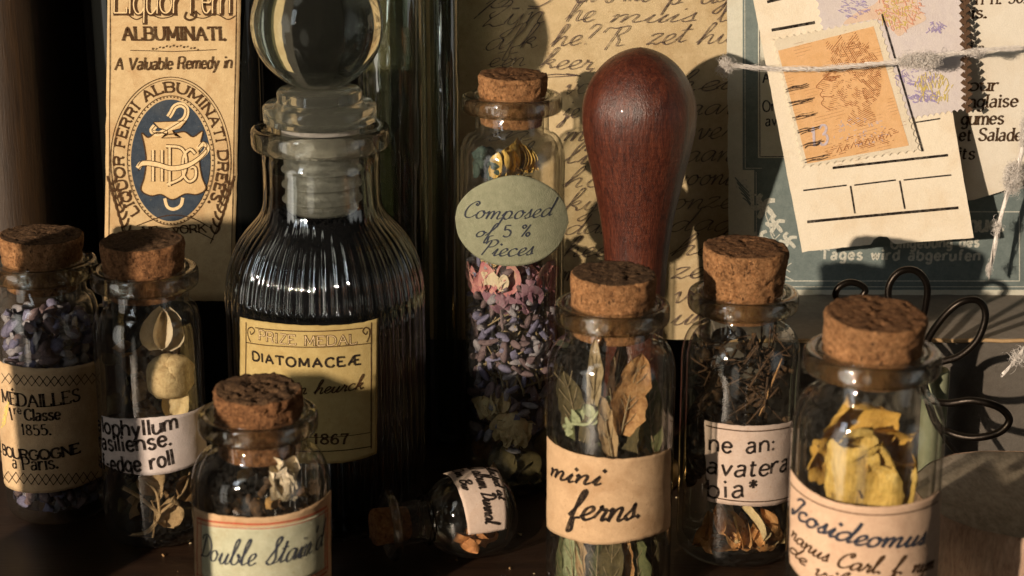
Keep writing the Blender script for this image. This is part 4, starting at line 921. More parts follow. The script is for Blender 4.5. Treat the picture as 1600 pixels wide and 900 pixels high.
# ------------------------------------------------------------------ frayed white twine
def fibres(mbx, path, n, spread, r, seed, D, lenf=(0.1, .4)):
    rn = random.Random(seed); P = [at(x, y, D) for x, y in path]; P = [Vector(p) for p in cat([tuple(p) for p in P], 8)]
    for k in range(n):
        f0 = rn.random() * .9; f1 = min(1, f0 + rn.uniform(*lenf)); i0, i1 = int(f0 * (len(P) - 1)), int(f1 * (len(P) - 1))
        if i1 - i0 < 2: i1 = min(len(P) - 1, i0 + 3)
        ph = rn.uniform(0, 6.3); am = spread * rn.uniform(.2, 1); Q = []
        for i in range(i0, i1 + 1):
            a = ph + i * .8; Q.append(P[i] + Vector((math.sin(a * .7) * am * .4, math.cos(a) * am * .6 - am * .3, math.sin(a) * am)))
        if len(Q) > 2: mbx.tube(Q, r * rn.uniform(.5, 1.2), 4)
def tuft(mbx, px, py, D, rx, ry, n, r, seed):
    "soft knot of curled wool fibres"
    rn = random.Random(seed); c = at(px, py, D); n = int(n * 1.5)
    for k in range(n):
        a = rn.uniform(0, 6.3); q = rn.random() ** .5; p = c + Vector((rx * .8 * math.cos(a) * q, rn.uniform(-.8, .4), ry * .8 * math.sin(a) * q)); Q = [p]
        v = Vector((rn.uniform(-1, 1), rn.uniform(-.6, .6), rn.uniform(-1, 1))).normalized(); ax_ = Vector((rn.uniform(-1, 1), rn.uniform(-1, 1), rn.uniform(-1, 1))).normalized(); cw = rn.uniform(.25, .8)
        for i in range(9):
            v = (Matrix.Rotation(cw, 3, ax_) @ v); e = Q[-1] - c
            v = (v - Vector((e.x / rx ** 2, e.y * .5, e.z / ry ** 2)) * .45 * max(rx, ry) * .4).normalized()
            Q.append(Q[-1] + v * .30)
        mbx.tube(Q, r * rn.uniform(.5, .8), 3)
mb = MB()
path = [(1118, 112), (1136, 100), (1162, 104), (1250, 108), (1330, 103), (1420, 94), (1500, 82), (1602, 74)]
P = [at(x, y, 344.6 if 1170 < x < 1500 else 346) for x, y in path]
mb.tube(cat([tuple(p) for p in P], 8), .09, 6)
fibres(mb, path, 80, .5, .035, 3, 344.8)
fibres(mb, path, 90, .8, .02, 33, 344.8, (.05, .2)); tuft(mb, 1436, 95, 344.4, 4.6, 1.9, 700, .03, 4); tuft(mb, 1133, 103, 345, 1.3, 1.9, 170, .03, 5)
tuft(mb, 1524, 83, 345, 1.6, .6, 60, .03, 9)
o = mb.build('twine', M['fibre'], loc=tuple(P[3])); tag(o, 'frayed white wool yarn stretched across the two stamps', 'yarn', 'frayed white yarns')
mb = MB(); path = [(1602, 196), (1596, 240), (1580, 285), (1566, 330), (1556, 370), (1545, 432)]
P = [at(x, y, 350) for x, y in path]; mb.tube(cat([tuple(p) for p in P], 8), lambda t: .5 - .25 * t, 6)
fibres(mb, path, 70, .6, .035, 13, 350, (.15, .5)); fibres(mb, path, 120, 1.0, .022, 43, 350, (.1, .3)); tuft(mb, 1582, 278, 350, 2.0, 3.8, 640, .032, 14); tuft(mb, 1558, 356, 350, .6, 1.2, 50, .03, 15); tuft(mb, 1545, 418, 350, .4, 1.5, 40, .03, 18); tuft(mb, 1598, 205, 350, .8, 4, 140, .03, 19)
o = mb.build('twine', M['fibre'], loc=tuple(P[2])); tag(o, 'frayed white wool yarn hanging down over the teal card at far right', 'yarn', 'frayed white yarns')
mb = MB(); path = [(1612, 530), (1596, 550), (1584, 566), (1566, 584)]; P = [at(x, y, 322) for x, y in path]
mb.tube(cat([tuple(p) for p in P], 8), .2, 6); fibres(mb, path, 40, .7, .04, 23, 322, (.3, .7)); tuft(mb, 1590, 558, 322, 1.3, 1.5, 60, .04, 24)
o = mb.build('twine', M['fibre'], loc=tuple(P[1])); tag(o, 'short frayed yarn end in front of the grey box at the right edge', 'yarn', 'frayed white yarns')

# ------------------------------------------------------------------ wire flower, paper roll, wood slice
mb = MB(); dw = 315
def loop(pts, r=.60, D0=dw): mb.tube([at(x, y, D0 + d) for x, y, d in cat([(a, b, c) for a, b, c in pts], 8)], r, 10)
loop([(1440, 596, 0), (1398, 530, 0), (1345, 480, -1), (1352, 452, -1), (1328, 441, -1), (1307, 454, -1), (1316, 476, 0), (1390, 540, 1), (1436, 590, 1)])
loop([(1436, 592, 1), (1420, 540, 0), (1396, 490, -2), (1388, 452, -2), (1404, 426, -2), (1430, 423, -2), (1448, 444, -2), (1446, 480, -1), (1436, 520, 1), (1438, 590, 2)], .64)
loop([(1440, 590, 1), (1446, 540, 0), (1470, 500, -2), (1500, 473, -3), (1528, 470, -3), (1540, 492, -3), (1528, 530, -3), (1500, 556, -2), (1466, 568, 0), (1442, 592, 1)], .64)
loop([(1442, 592, 1), (1452, 622, 0), (1480, 630, -3), (1520, 626, -5), (1560, 636, -6), (1577, 656, -6), (1560, 676, -6), (1520, 684, -5), (1484, 676, -3), (1462, 660, 0), (1442, 600, 1)], .68)
loop([(1441, 588, 1), (1452, 640, 1), (1480, 690, 1), (1508, 722, 2)], .45)
p = at(1441, 592, dw + .6); mb.lathe([(.01, -1.2), (1.0, -.9), (1.3, 0), (1.0, .9), (.01, 1.2)], tuple(p), 16)
o = mb.build('wire_flower', M['wire'], loc=tuple(p)); tag(o, 'bent dark bronze wire flower with four loop petals behind the yellow-petal bottle', 'ornament')
mb = MB(); q = at(1462, 600, 321); c3 = (q.x, 321, 0)
mb.lathe([(.01, .1), (2.2, .1), (2.35, .4), (2.35, 26.2), (2.15, 26.6), (1.6, 26.5), (1.5, 25.9), (.01, 25.8)], c3, 32); 
o = mb.build('paper_roll', M['p_roll'], loc=c3); tag(o, 'slim pale green paper roll upright behind the wire loops', 'roll')
root = thing('wood_slice', 'thick sawn wood slice with pale bark at the lower right corner', 'wood slice', (85, 288, .1))
def wob(r, z, a): return r * (1 + .012 * math.sin(3 * a + 1) + .008 * math.sin(7 * a) + .004 * math.sin(19 * a))
mb = MB(); mb.lathe([(.01, .1), (18.3, .1), (18.9, .8), (19, 7), (18.9, 16.2), (18.6, 16.8)], (85, 288, 0), 96, 0, wob); mb.build('bark', M['bark'], root)
mb = MB(); mb.lathe([(.01, 17.0), (5, 17.02), (10, 16.98), (17.8, 16.95), (18.45, 16.7)], (85, 288, 0), 96, 0, wob); mb.build('sawn_top', M['disc_top'], root)


mb = MB(); rn = random.Random(77)
for k in range(140):
    x, y = rn.uniform(-70, 70), rn.uniform(262, 330); s = rn.uniform(.12, .45)
    chunk(mb, (x, y, s * .4), rot(rn.uniform(0, 3), 0, rn.uniform(0, 3)), (s, s * .7, s * .5), rn.choice((0, 0, 1, 2)), k, 5)
o = mb.build('crumbs', [M['brownleaf'], M['lav2'], M['stem']], loc=(0, 300, 0)); tag(o, 'crumbs of dried petals scattered on the dark shelf', 'crumbs', kind='stuff')

# ------------------------------------------------------------------ wooden handle
root = thing('wooden_handle', 'reddish brown turned wooden handle with a bulbous top', 'wood handle', (22.5, 333, .1))
HD = 333; prof = []
hx = at(997, 250, HD).x
for y, r in ((74, 1), (77, 16), (84, 34), (96, 52), (112, 67), (134, 80), (158, 87.5), (180, 89), (205, 87), (230, 82), (260, 75), (300, 66), (340, 57.5), (375, 52), (410, 48.5), (450, 46), (520, 44), (600, 46), (660, 50)):
    z = zat(y, HD); prof.append((r * mmpp(HD, z), z))
prof = cat(prof, 3)
def facet(r, z, a): return r * (1 + .010 * abs(math.sin(a * 7)) + .012 * noise.noise(Vector((math.cos(a) * 1.5, math.sin(a) * 1.5, z * .06))))
mb = MB(); mb.lathe([(.01, prof[0][1] + .05)] + prof + [(.01, prof[-1][1])], (hx, HD, 0), 96, 0, facet); mb.build('grip', M['handle'], root)
zb = prof[-1][1]
mb = MB(); mb.lathe([(.01, .1), (8.6, .1), (9, .6), (9, 3), (8, 4), (5.4, 5), (5.2, zb - .1), (.01, zb - .05)], (hx, HD, 0), 64); mb.build('ferrule', M['brass'], root)
IN = [None]
# ------------------------------------------------------------------ apothecary bottle with ball stopper
ax, ay = at(509, 480, 322).x, 322.0
def ZA(z): return z * .9527 + 6.63 if z > 20 else z * (25.68 / 20)
def AP(prof): return [(r * .9555, ZA(z)) for r, z in prof]
root = thing('stoppered_bottle', 'large fluted clear glass bottle with a ball stopper and a yellow prize label', 'bottle', (ax, ay, .15))
R, NK = 18.3, 10.7
out = [(.01, .15), (R - 3, .15), (R - 1, .7), (R, 2.6), (R, 33)]
for z, r in ((36, 18.3), (39, 18.0), (42, 17.3), (45, 16.0), (47.5, 14.4), (49.5, 12.7), (51.2, 11.5), (53, 10.95), (56, NK), (63.6, NK)): out.append((r, z))
out = AP(cat(out, 2)); R *= .9555
inn = [(r - 1.1 if r > 2 else r, max(z, 3.4)) for r, z in out[::-1]]
def flute(r, z, a):
    k = 1 if z < 50 else max(0, (57 - z) / 7); k *= min(1, max(0, (z - 1) / 3))
    return r + .55 * k * (abs(math.cos(a * 24)) ** .9 - .5)
mb = MB(); mb.lathe(out + inn, (ax, ay, 0), 528, 0, lambda r, z, a: flute(r, z, a) if r > R - 8 and r > 10.5 else r)
mb.build('glass_body', M['apoth'], root)
mb = MB(); prof = []
for k in range(25):
    a = 2 * math.pi * k / 24; prof.append((11.05 + 1.55 * math.copysign(abs(math.cos(a)) ** .5, math.cos(a)), 65.6 + 2.0 * math.copysign(abs(math.sin(a)) ** .5, math.sin(a))))
mb.lathe(AP(prof), (ax, ay, 0), 96); mb.build('lip', M['lip'], root)
st = MB(); fl = [(.01, 68.2), (9.6, 68.2), (10.25, 68.7), (10.3, 71.2), (9.7, 71.8), (7.9, 72.0), (7.6, 72.4), (7.7, 73.8), (7.2, 74.4), (.01, 74.4)]
st.lathe(AP(fl), (ax, ay, 0), 96); sp = st.build('stopper', M['stop'], root)
mb = MB(); n = 40; RB = 11.85 * .9555
mb.lathe([(max(.01, RB * math.sin(math.pi * k / n)), ZA(86.1) - RB * math.cos(math.pi * k / n)) for k in range(n + 1)], (ax, ay, 0), 80); mb.build('ball', M['ball'], sp)
mb = MB(); pg = [(.01, 51.6), (6.0, 51.6), (6.6, 52.2)]
for z in (53.6, 56.4, 59.2): pg += [(6.7, z), (6.75, z + .2), (7.35, z + .3), (7.35, z + .6), (6.8, z + .85)]
pg += [(6.9, 62), (7.1, 68.0), (.01, 68.0)]
mb.lathe(AP(pg), (ax, ay, 0), 72); mb.build('plug', M['frost'], sp)
mb = MB(); random.seed(21)
mb.lathe([(.01, 3.6), (R - 2.8, 3.6), (R - 1.6, 5), (R - 1.6, 38), (R - 2.2, 42.8), (R - 4.4, 47.5), (R - 7.4, 51.5), (9.0, 53.5), (8.7, 55.2), (.01, 55.4)], (ax, ay, 0), 96, 0, lambda r, z, a: r + .25 * noise.noise(Vector((math.cos(a) * 9, math.sin(a) * 9, z * .9))))
for _ in range(300):
    x, y = in_disc(8.2); chunk(mb, (ax + x, ay + y, 55.3 + random.uniform(-.4, .3)), rrot(), [random.uniform(.3, .6)] * 3, 0, random.random() * 50, 5)
o = mb.build('dark_powder', M['dark_fill'], loc=(ax, ay, 3.6)); tag(o, 'dark granular powder filling the fluted bottle', 'powder', kind='stuff')
S = Cyl(ax, ay, R + .45, 30)
mb = MB(); top = [(376, 495), (425, 504), (490, 508), (550, 506), (590, 497)]; bot = [(377, 707), (425, 718), (490, 724), (550, 720), (588, 708)]
sheet(mb, S, top, bot, 60, 36, .14, .10, seed=4, smooth=True); o1 = .2
def ox(x, y):    # label height on the label's own curve
    return y + 9 * (1 - ((x - 485) / 108) ** 2) * (1 if y < 600 else 1.2)
def cl(pts, wd, mi=1): line(mb, S, [(x, ox(x, y)) for x, y in pts], wd, mi, o1, len(pts) > 2)
for x in (386, 579): line(mb, S, [(x, 503), (x, 700)], 2, 1, o1)
cl([(386, 533), (430, 533), (480, 533), (530, 533), (579, 533)], 1.6); cl([(400, 508), (440, 508), (480, 508), (530, 508), (566, 508)], 1.8); cl([(386, 694), (440, 694), (500, 694), (579, 694)], 1.8); cl([(386, 672), (440, 672), (500, 672), (579, 672)], 1.2)
for cx_, sg in ((394, -1), (571, 1)):
    line(mb, S, [(cx_ + sg * 1, 534), (cx_ + sg * 5, 524), (cx_ + sg * 5, 514), (cx_ - sg * 1, 511), (cx_ - sg * 5, 517), (cx_, 522), (cx_ + sg * 2, 517)], 2, 1, o1, True)
text(mb, S, 'PRIZE MEDAL', PR, (407, 530), (556, 536), 15, 2.6, 0, 1.2, .2, 1, 0, o1, sp=3); text(mb, S, 'PRIZE MEDAL', PR, (407, 530), (556, 536), 15, .8, 0, 0, 0, 2, 0, o1 + .05, sp=3)
text(mb, S, 'DIATOMACEÆ', PR, (397, 562), (563, 568), 14, 2.9, 0, 0, .1, 3, .1, o1, sp=3.6)
text(mb, S, 'Van Heurck', HW, (440, 614), (566, 606), 20, 1.8, .4, 0, .4, 1, .2, o1)
text(mb, S, '1867', PR, (490, 692), (543, 692), 15, 2.8, 0, .9, .3, 1, 0, o1, sp=3)
mb.build('label', [M['p_yellow'], M['i_brown'], M['i_cream'], M['i_black']], root)

# ------------------------------------------------------------------ lavender bottle at the far left
def lavender(mb, cx, cy, R, z0, z1, n, mats=(0, 1, 2), L=(2.6, 4.2), r=(.65, .95), flat=.6):
    for _ in range(n):
        x, y = in_disc(R); q = math.hypot(x, y)
        if random.random() < .55 and q > 1: k = (R - random.random() * 1.2) / q; x, y = x * k, y * k
        A = rot(random.gauss(1.57, flat), 0, random.uniform(0, 6.3))
        bud(mb, (cx + x, cy + y, random.uniform(z0, z1)), A, random.uniform(*L), random.uniform(*r), random.choice(mats))
bx, by = at(80, 600, 320).x, 320.0
b1 = bottle(bx, by, 9.3, 47.6, 9.5, 7.3, 'corked bottle of violet-grey buds with a printed medal label, at the far left')
cork(b1, bx, by, 42.4, 52.0, 6.2, 7.35, (0, D2R(2)), 1, 1.2, ('cork', 'cork_dark_top'))
random.seed(31); mb = MB(); lavender(mb, bx, by, 7.2, 2.8, 37.5, 520)
for _ in range(150):
    x, y = in_disc(7.6); petal(mb, (bx + x, by + y, random.uniform(2.8, 37.5)), rrot(), random.uniform(2, 4), random.uniform(1, 1.8), .9, .4, random.choice((0, 1, 1, 2)), 5, 5)
for _ in range(40):
    x, y = in_disc(6.4); z = random.uniform(5, 35); d = Vector((random.uniform(-1, 1), random.uniform(-1, 1), random.uniform(-.5, .5))).normalized() * 3
    twig(mb, [Vector((bx + x, by + y, z)) - d, Vector((bx + x, by + y, z)) + d], .22, 3, 5)
mb.clamp(bx, by, IN[0][2] if IN[0] else 8.2)
o = mb.build('lavender_buds', [M['lav1'], M['lav2'], M['lav3'], M['stem']], loc=(bx, by, 2.5)); tag(o, 'dried violet-grey lavender buds filling the far left bottle', 'dried buds', kind='stuff')
S = Cyl(bx, by, 9.42, 25); mb = MB()
sheet(mb, S, [(10, 568), (78, 575), (146, 564)], [(10, 758), (70, 770), (146, 750)], 70, 30, .13, .14, seed=6, smooth=True, extL=3, extR=5); o1 = .18
def lattice(y0, y1, xs, xe, n):
    for k in range(n):
        xa = xs + (xe - xs) * k / n; xb = xs + (xe - xs) * (k + 1) / n; m = (xa + xb) / 2
        dy = -6 * ((m - 78) / 78) ** 2 + 3
        for a, b in ((0, 1), (1, 0)):
            line(mb, S, [(xa, (y0, y1)[a] + dy), (xb, (y0, y1)[b] + dy)], 1.3, 1, o1)
lattice(584, 600, 4, 154, 13); lattice(737, 754, 4, 152, 13)
text(mb, S, 'MÉDAILLES', PR, (6, 627), (124, 625), 19, 3.0, 0, 1.1, .5, 1, 0, o1)
text(mb, S, '1', PR, (18, 655), (22, 655), 17, 3.0, 0, 1, .4, 1, 0, o1); text(mb, S, 're', PR, (24, 646), (35, 646), 12, 1.9, 0, .8, .4, 1, 0, o1); text(mb, S, 'Classe', PR, (40, 655), (94, 654), 17, 3.0, 0, 1, .5, 1, 0, o1, sp=1.8)
text(mb, S, '1855.', PR, (35, 678), (80, 678), 16, 2.4, 0, 1, .5, 1, 0, o1)
text(mb, S, 'J. BOURGOGNE', PR, (-4, 703), (124, 706), 15, 3.2, 0, .9, .4, 1, 0, o1, sp=1.6)
text(mb, S, 'à Paris.', PR, (22, 730), (91, 730), 19, 2.7, 0, 1, .5, 1, 0, o1, sp=1.8)
for k in range(6): line(mb, S, [(4 + k, 668 - k * 6), (10 + k, 660 - k * 6), (8 + k, 652 - k * 5)], 2.4, 2, o1, True, True)
mb.build('label', [M['p_medal'], M['i_black'], M['i_yel']], b1)

# ------------------------------------------------------------------ bottle with pods and curled petals
bx, by = at(238, 640, 310).x, 310.0
IN[:] = [(bx, by, 8.3)]; b2 = bottle(bx, by, 9.35, 48.9, 9.2, 7.3, 'corked bottle with a white hand-lettered label, cream bud and curled petals')
cork(b2, bx, by, 44.0, 53.8, 6.2, 7.25, (D2R(1), D2R(-1)), 2, 1.0, ('cork_brown', 'cork_dark_top'))

GB2 = 'dried plant bits in the white-label bottle'
random.seed(41)
def one(name, mats, label, cat_, fn, loc, group=None):
    m_ = MB(); fn(m_)
    if IN[0]: m_.clamp(*IN[0])
    o_ = m_.build(name, mats, loc=loc); tag(o_, label, cat_, group); return o_
def inb(px, py, D, R=7.6, c=None):
    p = at(px, py, D); c = c or (bx, by); d = Vector((p.x - c[0], p.y - c[1])); 
    if d.length > R: d *= R / d.length
    return Vector((c[0] + d.x, c[1] + d.y, p.z))
p = inb(276, 596, 305, 5.2)
def budf(m_):
    chunk(m_, p, rot(.2, .1, 0), (4.0, 3.6, 3.6), 0, 3, 13, .35)
    chunk(m_, p + Vector((1.1, .5, .6)), rot(.5, .3, .2), (3.6, 3.4, 3.7), 0, 8, 13, .3); chunk(m_, p + Vector((-.5, .6, 1.0)), rot(.2, -.5, .6), (3.6, 3.3, 3.3), 0, 11, 13, .4)
one('dried_bud', M['pod'], 'round cream dried bud above the white label', 'dried bud', budf, p)
p1 = inb(250, 520, 306, 6)
one('dried_petal', M['ivory'], 'pale cup-shaped petal high in the bottle under the cork', 'dried petal', lambda m_: [petal(m_, p1 + Vector((0, 0, -3)), rot(1.35, a, b), 6.4, 5.6, -.5, .5, 0, wr=.16) for a, b in ((0, -.2), (.3, .5))], p1)
p2 = inb(290, 632, 303, 6.6)
one('dried_petal', M['cream'], 'upright pointed petal half behind the white label', 'dried petal', lambda m_: petal(m_, p2 + Vector((-.4, .4, -3.6)), rot(1.4, .2, .3), 6.6, 5.0, .35, .25, 0, tip=1.0), p2)
for k, (x, y, r) in enumerate(((222, 552, .3), (300, 566, -.4), (205, 600, 1.0))):
    q = inb(x, y, 309, 6); rr = rot(1.2 + .2 * k, r, r * 2)
    one('dried_leaf', M['brownleaf'], ('brown curled leaf left of the pale cup petal', 'tan-brown leaf tucked behind the cream bud', 'dark brown leaf against the left glass above the white label')[k], 'dried leaf', lambda m_: petal(m_, q + Vector((0, 0, -4)), rr, 9, 7.5, .8, .4, 0, wr=.2), q)
for k, (x, y, a, b, mat_) in enumerate(((238, 752, .5, -.6, 'tan'), (282, 758, .8, .5, 'brownleaf'), (262, 800, .2, .2, 'tan'), (196, 790, .9, 1.2, 'brownleaf'))):
    q = inb(x, y, 304, 6.6); rr = rot(1.2, a, b)
    one('dried_petal', M[mat_], ('small tan petal just under the white label', 'broad brown petal right under the white label', 'tan curled petal low behind the pale stem loop', 'brown petal at the lower left of the white-label bottle')[k], 'dried petal', lambda m_: petal(m_, q + Vector((0, 0, -3)), rr, 7, 6, .9, .4, 0, wr=.16), q)
def stemf(m_):
    tw = lambda pts, r: twig(m_, [inb(x, y, D_, 7.9) for x, y, D_ in pts], r, 0, 7)
    tw([(182, 768, 302), (214, 776, 302), (240, 796, 302), (250, 806, 302), (230, 830, 302), (204, 838, 303), (206, 856, 302), (236, 850, 302), (242, 800, 302)], .38)
    tw([(246, 806, 302), (270, 786, 303), (296, 766, 304), (308, 740, 305)], .34); tw([(204, 838, 302), (232, 832, 302), (246, 812, 302), (236, 782, 302)], .3)
    tw([(250, 804, 302), (244, 770, 302), (226, 752, 303)], .32)
one('curled_stem', M['tan'], 'pale curled stem looping under the white label', 'dried stem', stemf, inb(240, 806, 303))
mb = MB()
for _ in range(46):
    x, y = in_disc(7); petal(mb, (bx + x, by + y, random.uniform(3, 12)), rrot(), random.uniform(3, 5), random.uniform(2, 3.4), 1, .3, random.choice((0, 0, 1)), 5, 5)
for _ in range(26):
    x, y = in_disc(6.6); y = abs(y); petal(mb, (bx + x, by + y, random.uniform(14, 34)), rrot(), random.uniform(4, 6), random.uniform(3, 5), 1, .3, random.choice((0, 0, 1)), 5, 5)
mb.clamp(bx, by, IN[0][2] if IN[0] else 8.2)
o = mb.build('leaf_crumbs', [M['olive'], M['brownleaf']], loc=(bx, by, 3)); tag(o, 'dark leaf crumbs lying in the white-label bottle', 'dried leaves', kind='stuff')
S = Cyl(bx, by, 9.47, 25); mb = MB()
sheet(mb, S, [(170, 652), (235, 652), (306, 640)], [(170, 728), (235, 742), (310, 722)], 60, 16, .13, .07, seed=7, smooth=True, extL=2, extR=3); o1 = .18
for s, a, b in (('alophyllum', (156, 671), (276, 669)), ('rasiliense.', (158, 698), (267, 693)), ('leaf-edge roll', (156, 724), (271, 724))):
    text(mb, S, s, PR, a, b, 24, 3.6, .06, 0, .15, 1, .25, o1, sp=2.2)
mb.build('label', [M['p_white'], M['i_black']], b2)

# ------------------------------------------------------------------ short front bottle
bx, by = at(408, 760, 272).x, 272.0
IN[:] = [(bx, by, 9.6)]; b3 = bottle(bx, by, 10.7, 37.2, 9.2, 7.4, 'short corked front bottle with a red-bordered sage label and dark bark chips')
cork(b3, bx, by, 30.6, 40.8, 6.3, 6.75, (D2R(2), D2R(1)), 3, 2.0, ('cork_brown', 'cork_dark_top'))
random.seed(51); mb = MB()
for _ in range(300):
    x, y = in_disc(8.6); z = random.uniform(3, 25 - .05 * x * x)
    chunk(mb, (bx + x, by + y, z), rrot(), (random.uniform(.7, 1.7), random.uniform(.5, 1.2), random.uniform(.3, .9)), 0 if random.random() < .9 else 1, random.random() * 90, 6)
mb.clamp(bx, by, IN[0][2] if IN[0] else 8.2)
o = mb.build('bark_chips', [M['bark_chip'], M['gold_chip']], loc=(bx, by, 3)); tag(o, 'dark brown bark chips filling the short front bottle', 'bark chips', kind='stuff')
p = at(452, 752, 264.5)
def whf(m_):
    for k in range(5): petal(m_, p + Vector((-1.2 + k * .5, .4, -3.2)), rot(1.45 - .1 * k, .4 - .25 * k, -.5 + .3 * k), 6.5, 3.6, .5 * (-1) ** k, .5, 0, wr=.3, jag=.3)
one('dried_flower', M['ivory'], 'pale folded dried flower against the glass of the short front bottle', 'dried flower', whf, p)
S = Cyl(bx, by, 10.82, 15); mb = MB()
sheet(mb, S, [(312, 796), (360, 806), (410, 808), (460, 800), (512, 770)], [(312, 920), (410, 940), (512, 912)], 60, 24, .13, .10, seed=8, smooth=True, extL=2, extR=1); o1 = .18
def sg(x): return -(30 * ((x - 400) / 110) ** 2 if x > 400 else 12 * ((x - 400) / 100) ** 2)
# inner sage panel, then double red rules
sheet(mb, S, [(316, 816), (360, 822), (410, 823), (460, 816), (505, 796)], [(316, 896), (410, 918), (505, 886)], 50, 16, .02, 0, base=.15, mi=2, smooth=True)
for dy, wd in ((-4, 3.2), (3, 1.6)):
    line(mb, S, [(310, 812 + dy), (360, 820 + dy), (410, 822 + dy), (460, 815 + dy), (508, 794 + dy)], wd, 3, .24, True)
    line(mb, S, [(310, 898 - dy), (360, 914 - dy), (410, 920 - dy), (460, 912 - dy), (508, 888 - dy)], wd, 3, .24, True)
for dx, wd in ((0, 3), (6, 1.6)): line(mb, S, [(311 + dx, 808), (311 + dx, 905)], wd, 3, .24); line(mb, S, [(509 - dx * .6, 792), (509 - dx * .6, 890)], wd, 3, .24)
text(mb, S, 'Double Stain’d', HW, (316, 868), (502, 853), 37, 2.6, .42, 0, .55, 1, .2, .24, nib=.4)
mb.build('label', [M['p_kraft'], M['i_blue'], M['p_sage'], M['i_red']], b3)

# ------------------------------------------------------------------ tall bottle with the stone-shaped label
bx, by = at(800, 450, 333).x, 333.0
IN[:] = [(bx, by, 8.5)]; b4 = bottle(bx, by, 9.55, 74.4, 9.0, 6.6, 'tall corked bottle of rosebuds and lavender with a grey-green oval script label', sh=4.6, neck=4)
cork(b4, bx, by, 69.0, 78.0, 5.5, 6.3, (D2R(1), D2R(2)), 4)
random.seed(61); mb = MB(); lavender(mb, bx, by, 7.8, 42, 49, 40, L=(2, 3.6), r=(.4, .65), flat=.9); lavender(mb, bx, by, 7.8, 22, 42, 260, L=(2.4, 4.2), r=(.42, .72), flat=.9); lavender(mb, bx, by, 7.8, 9, 24, 110, (0, 1, 2), L=(2.4, 4), r=(.42, .7), flat=.9)
for _ in range(95):
    x, y = in_disc(6.8); z = random.uniform(20, 42); d = Vector((random.uniform(-.8, .8), random.uniform(-.3, .3), random.uniform(-1, 1))).normalized() * random.uniform(2, 5.5)
    twig(mb, [Vector((bx + x, by + y, z)) - d, Vector((bx + x + .5, by + y, z)), Vector((bx + x, by + y, z)) + d], .26, 3, 5)
mb.clamp(bx, by, IN[0][2] if IN[0] else 8.2)
o = mb.build('lavender_buds', [M['lav1'], M['lav2'], M['lav3'], M['stem']], loc=(bx, by, 6)); tag(o, 'dried lavender in the middle of the tall bottle', 'dried buds', kind='stuff')
def rose(m_, p, s, mi=0, open_=.9, up=None):
    A = up or rot(random.uniform(-.5, .5), random.uniform(-.5, .5), 0)
    for k in range(13):
        t = k / 12; a = k * 2.4; q = A @ rot(0, 0, a)
        petal(m_, p + q @ Vector((0, .05 * s + .28 * s * t, -.45 * s)), q @ rot(1.35 - .5 * t * open_, 0, 0), s * (.75 + .35 * t), s * (.75 + .4 * t), -.5 + .9 * t, -.42, mi, 9, 8, .10)
for x, y, D_, s, mat_, lb in ((754, 434, 327.5, 5.4, 'pink', 'pink dried rosebud under the left end of the oval label'), (806, 452, 327.2, 5.0, 'plum', 'dusky plum dried rosebud under the middle of the oval label'), (846, 432, 330, 4.4, 'pink', 'small pink dried rosebud under the right end of the oval label'), (766, 440, 324.6, 2.6, 'ivory', 'ivory petal knot between the dried rosebuds')):
    random.seed(int(x)); q = inb(x, y, D_, 5.6 if s > 3 else 7.4); one('dried_rosebud', M[mat_], lb, 'dried rosebud', lambda m_: rose(m_, q, s), q, 'dried rosebuds in the tall bottle')
for x, y, D_, s, lb in ((800, 676, 324.6, 4.2, 'cream closed bud low in the tall bottle, nearest the glass'), (752, 640, 325.4, 3.8, 'cream bud at the left of the tall bottle below the lavender'), (772, 404, 327, 2.6, 'cream bud peeping out below the oval label')):
    q = inb(x, y, D_, 6.4)
    one('dried_bud', M['cream'], lb, 'dried bud', lambda m_: (chunk(m_, q, rot(.3, .2, 0), (s * .62, s * .55, s * .75), 0, s, 12), rose(m_, q, s * .95, 0, .3)), q, 'cream buds in the tall bottle')
q = inb(812, 250, 328, 5)
def yelf(m_):
    for k in range(9): petal(m_, q + Vector((-4 + k * .9, -1.6 + .3 * (k % 3), -3.4 + .2 * k)), rot(1.1 - .09 * k, .5 - .14 * k, -1.2 + .2 * k), 7, 3.4, 1.2, .4, 0, wr=.25)
one('yellow_petals', M['yellow'], 'pleated yellow flower lying on top inside the tall bottle', 'dried flower', yelf, q)
q2 = inb(762, 252, 329, 6)
def tef(m_):
    for k in range(16): bud(m_, q2 + Vector((random.uniform(-3, 2.6), random.uniform(-2, 2), random.uniform(-3.4, 2))), rrot(), 3, 1, 0)
one('green_buds', M['teal_bud'], 'dark blue-green bud cluster beside the yellow flower', 'dried buds', tef, q2)
for k in range(9):
    x, y, D_ = ((748, 716, 327), (790, 724, 326), (836, 712, 328), (770, 748, 327), (822, 750, 327), (852, 690, 330), (735, 690, 330), (800, 770, 327), (846, 762, 329))[k]
    q = inb(x, y, D_, 6.6); rr = rot(random.uniform(.8, 1.6), random.uniform(-.8, .8), random.uniform(-1, 1))
    one('dried_leaf', M['olive' if k % 3 else 'brownleaf'], 'dark olive to brown dried leaf in the bottom of the tall bottle', 'dried leaf', lambda m_: petal(m_, q + Vector((0, 0, -3.4)), rr, 7.5, 5.5, .7, .3, 0, wr=.15), q, 'dark leaves in the bottom of the tall bottle')
S = Cyl(bx, by - 9.55 - .15 + 15, 15, 55); mb = MB()
TP = [(716, 338), (722, 316), (744, 292), (782, 276), (818, 274), (856, 290), (878, 316), (884, 346)]
BT = [(716, 338), (720, 366), (738, 392), (764, 408), (800, 414), (840, 406), (870, 382), (884, 346)]
sheet(mb, S, TP, BT, 70, 30, .75, .02, seed=9, smooth=True); o1 = .82
text(mb, S, 'Composed', HW, (727, 337), (858, 335), 25, 2.2, .42, 0, .7, 1, .15, o1, nib=.45)
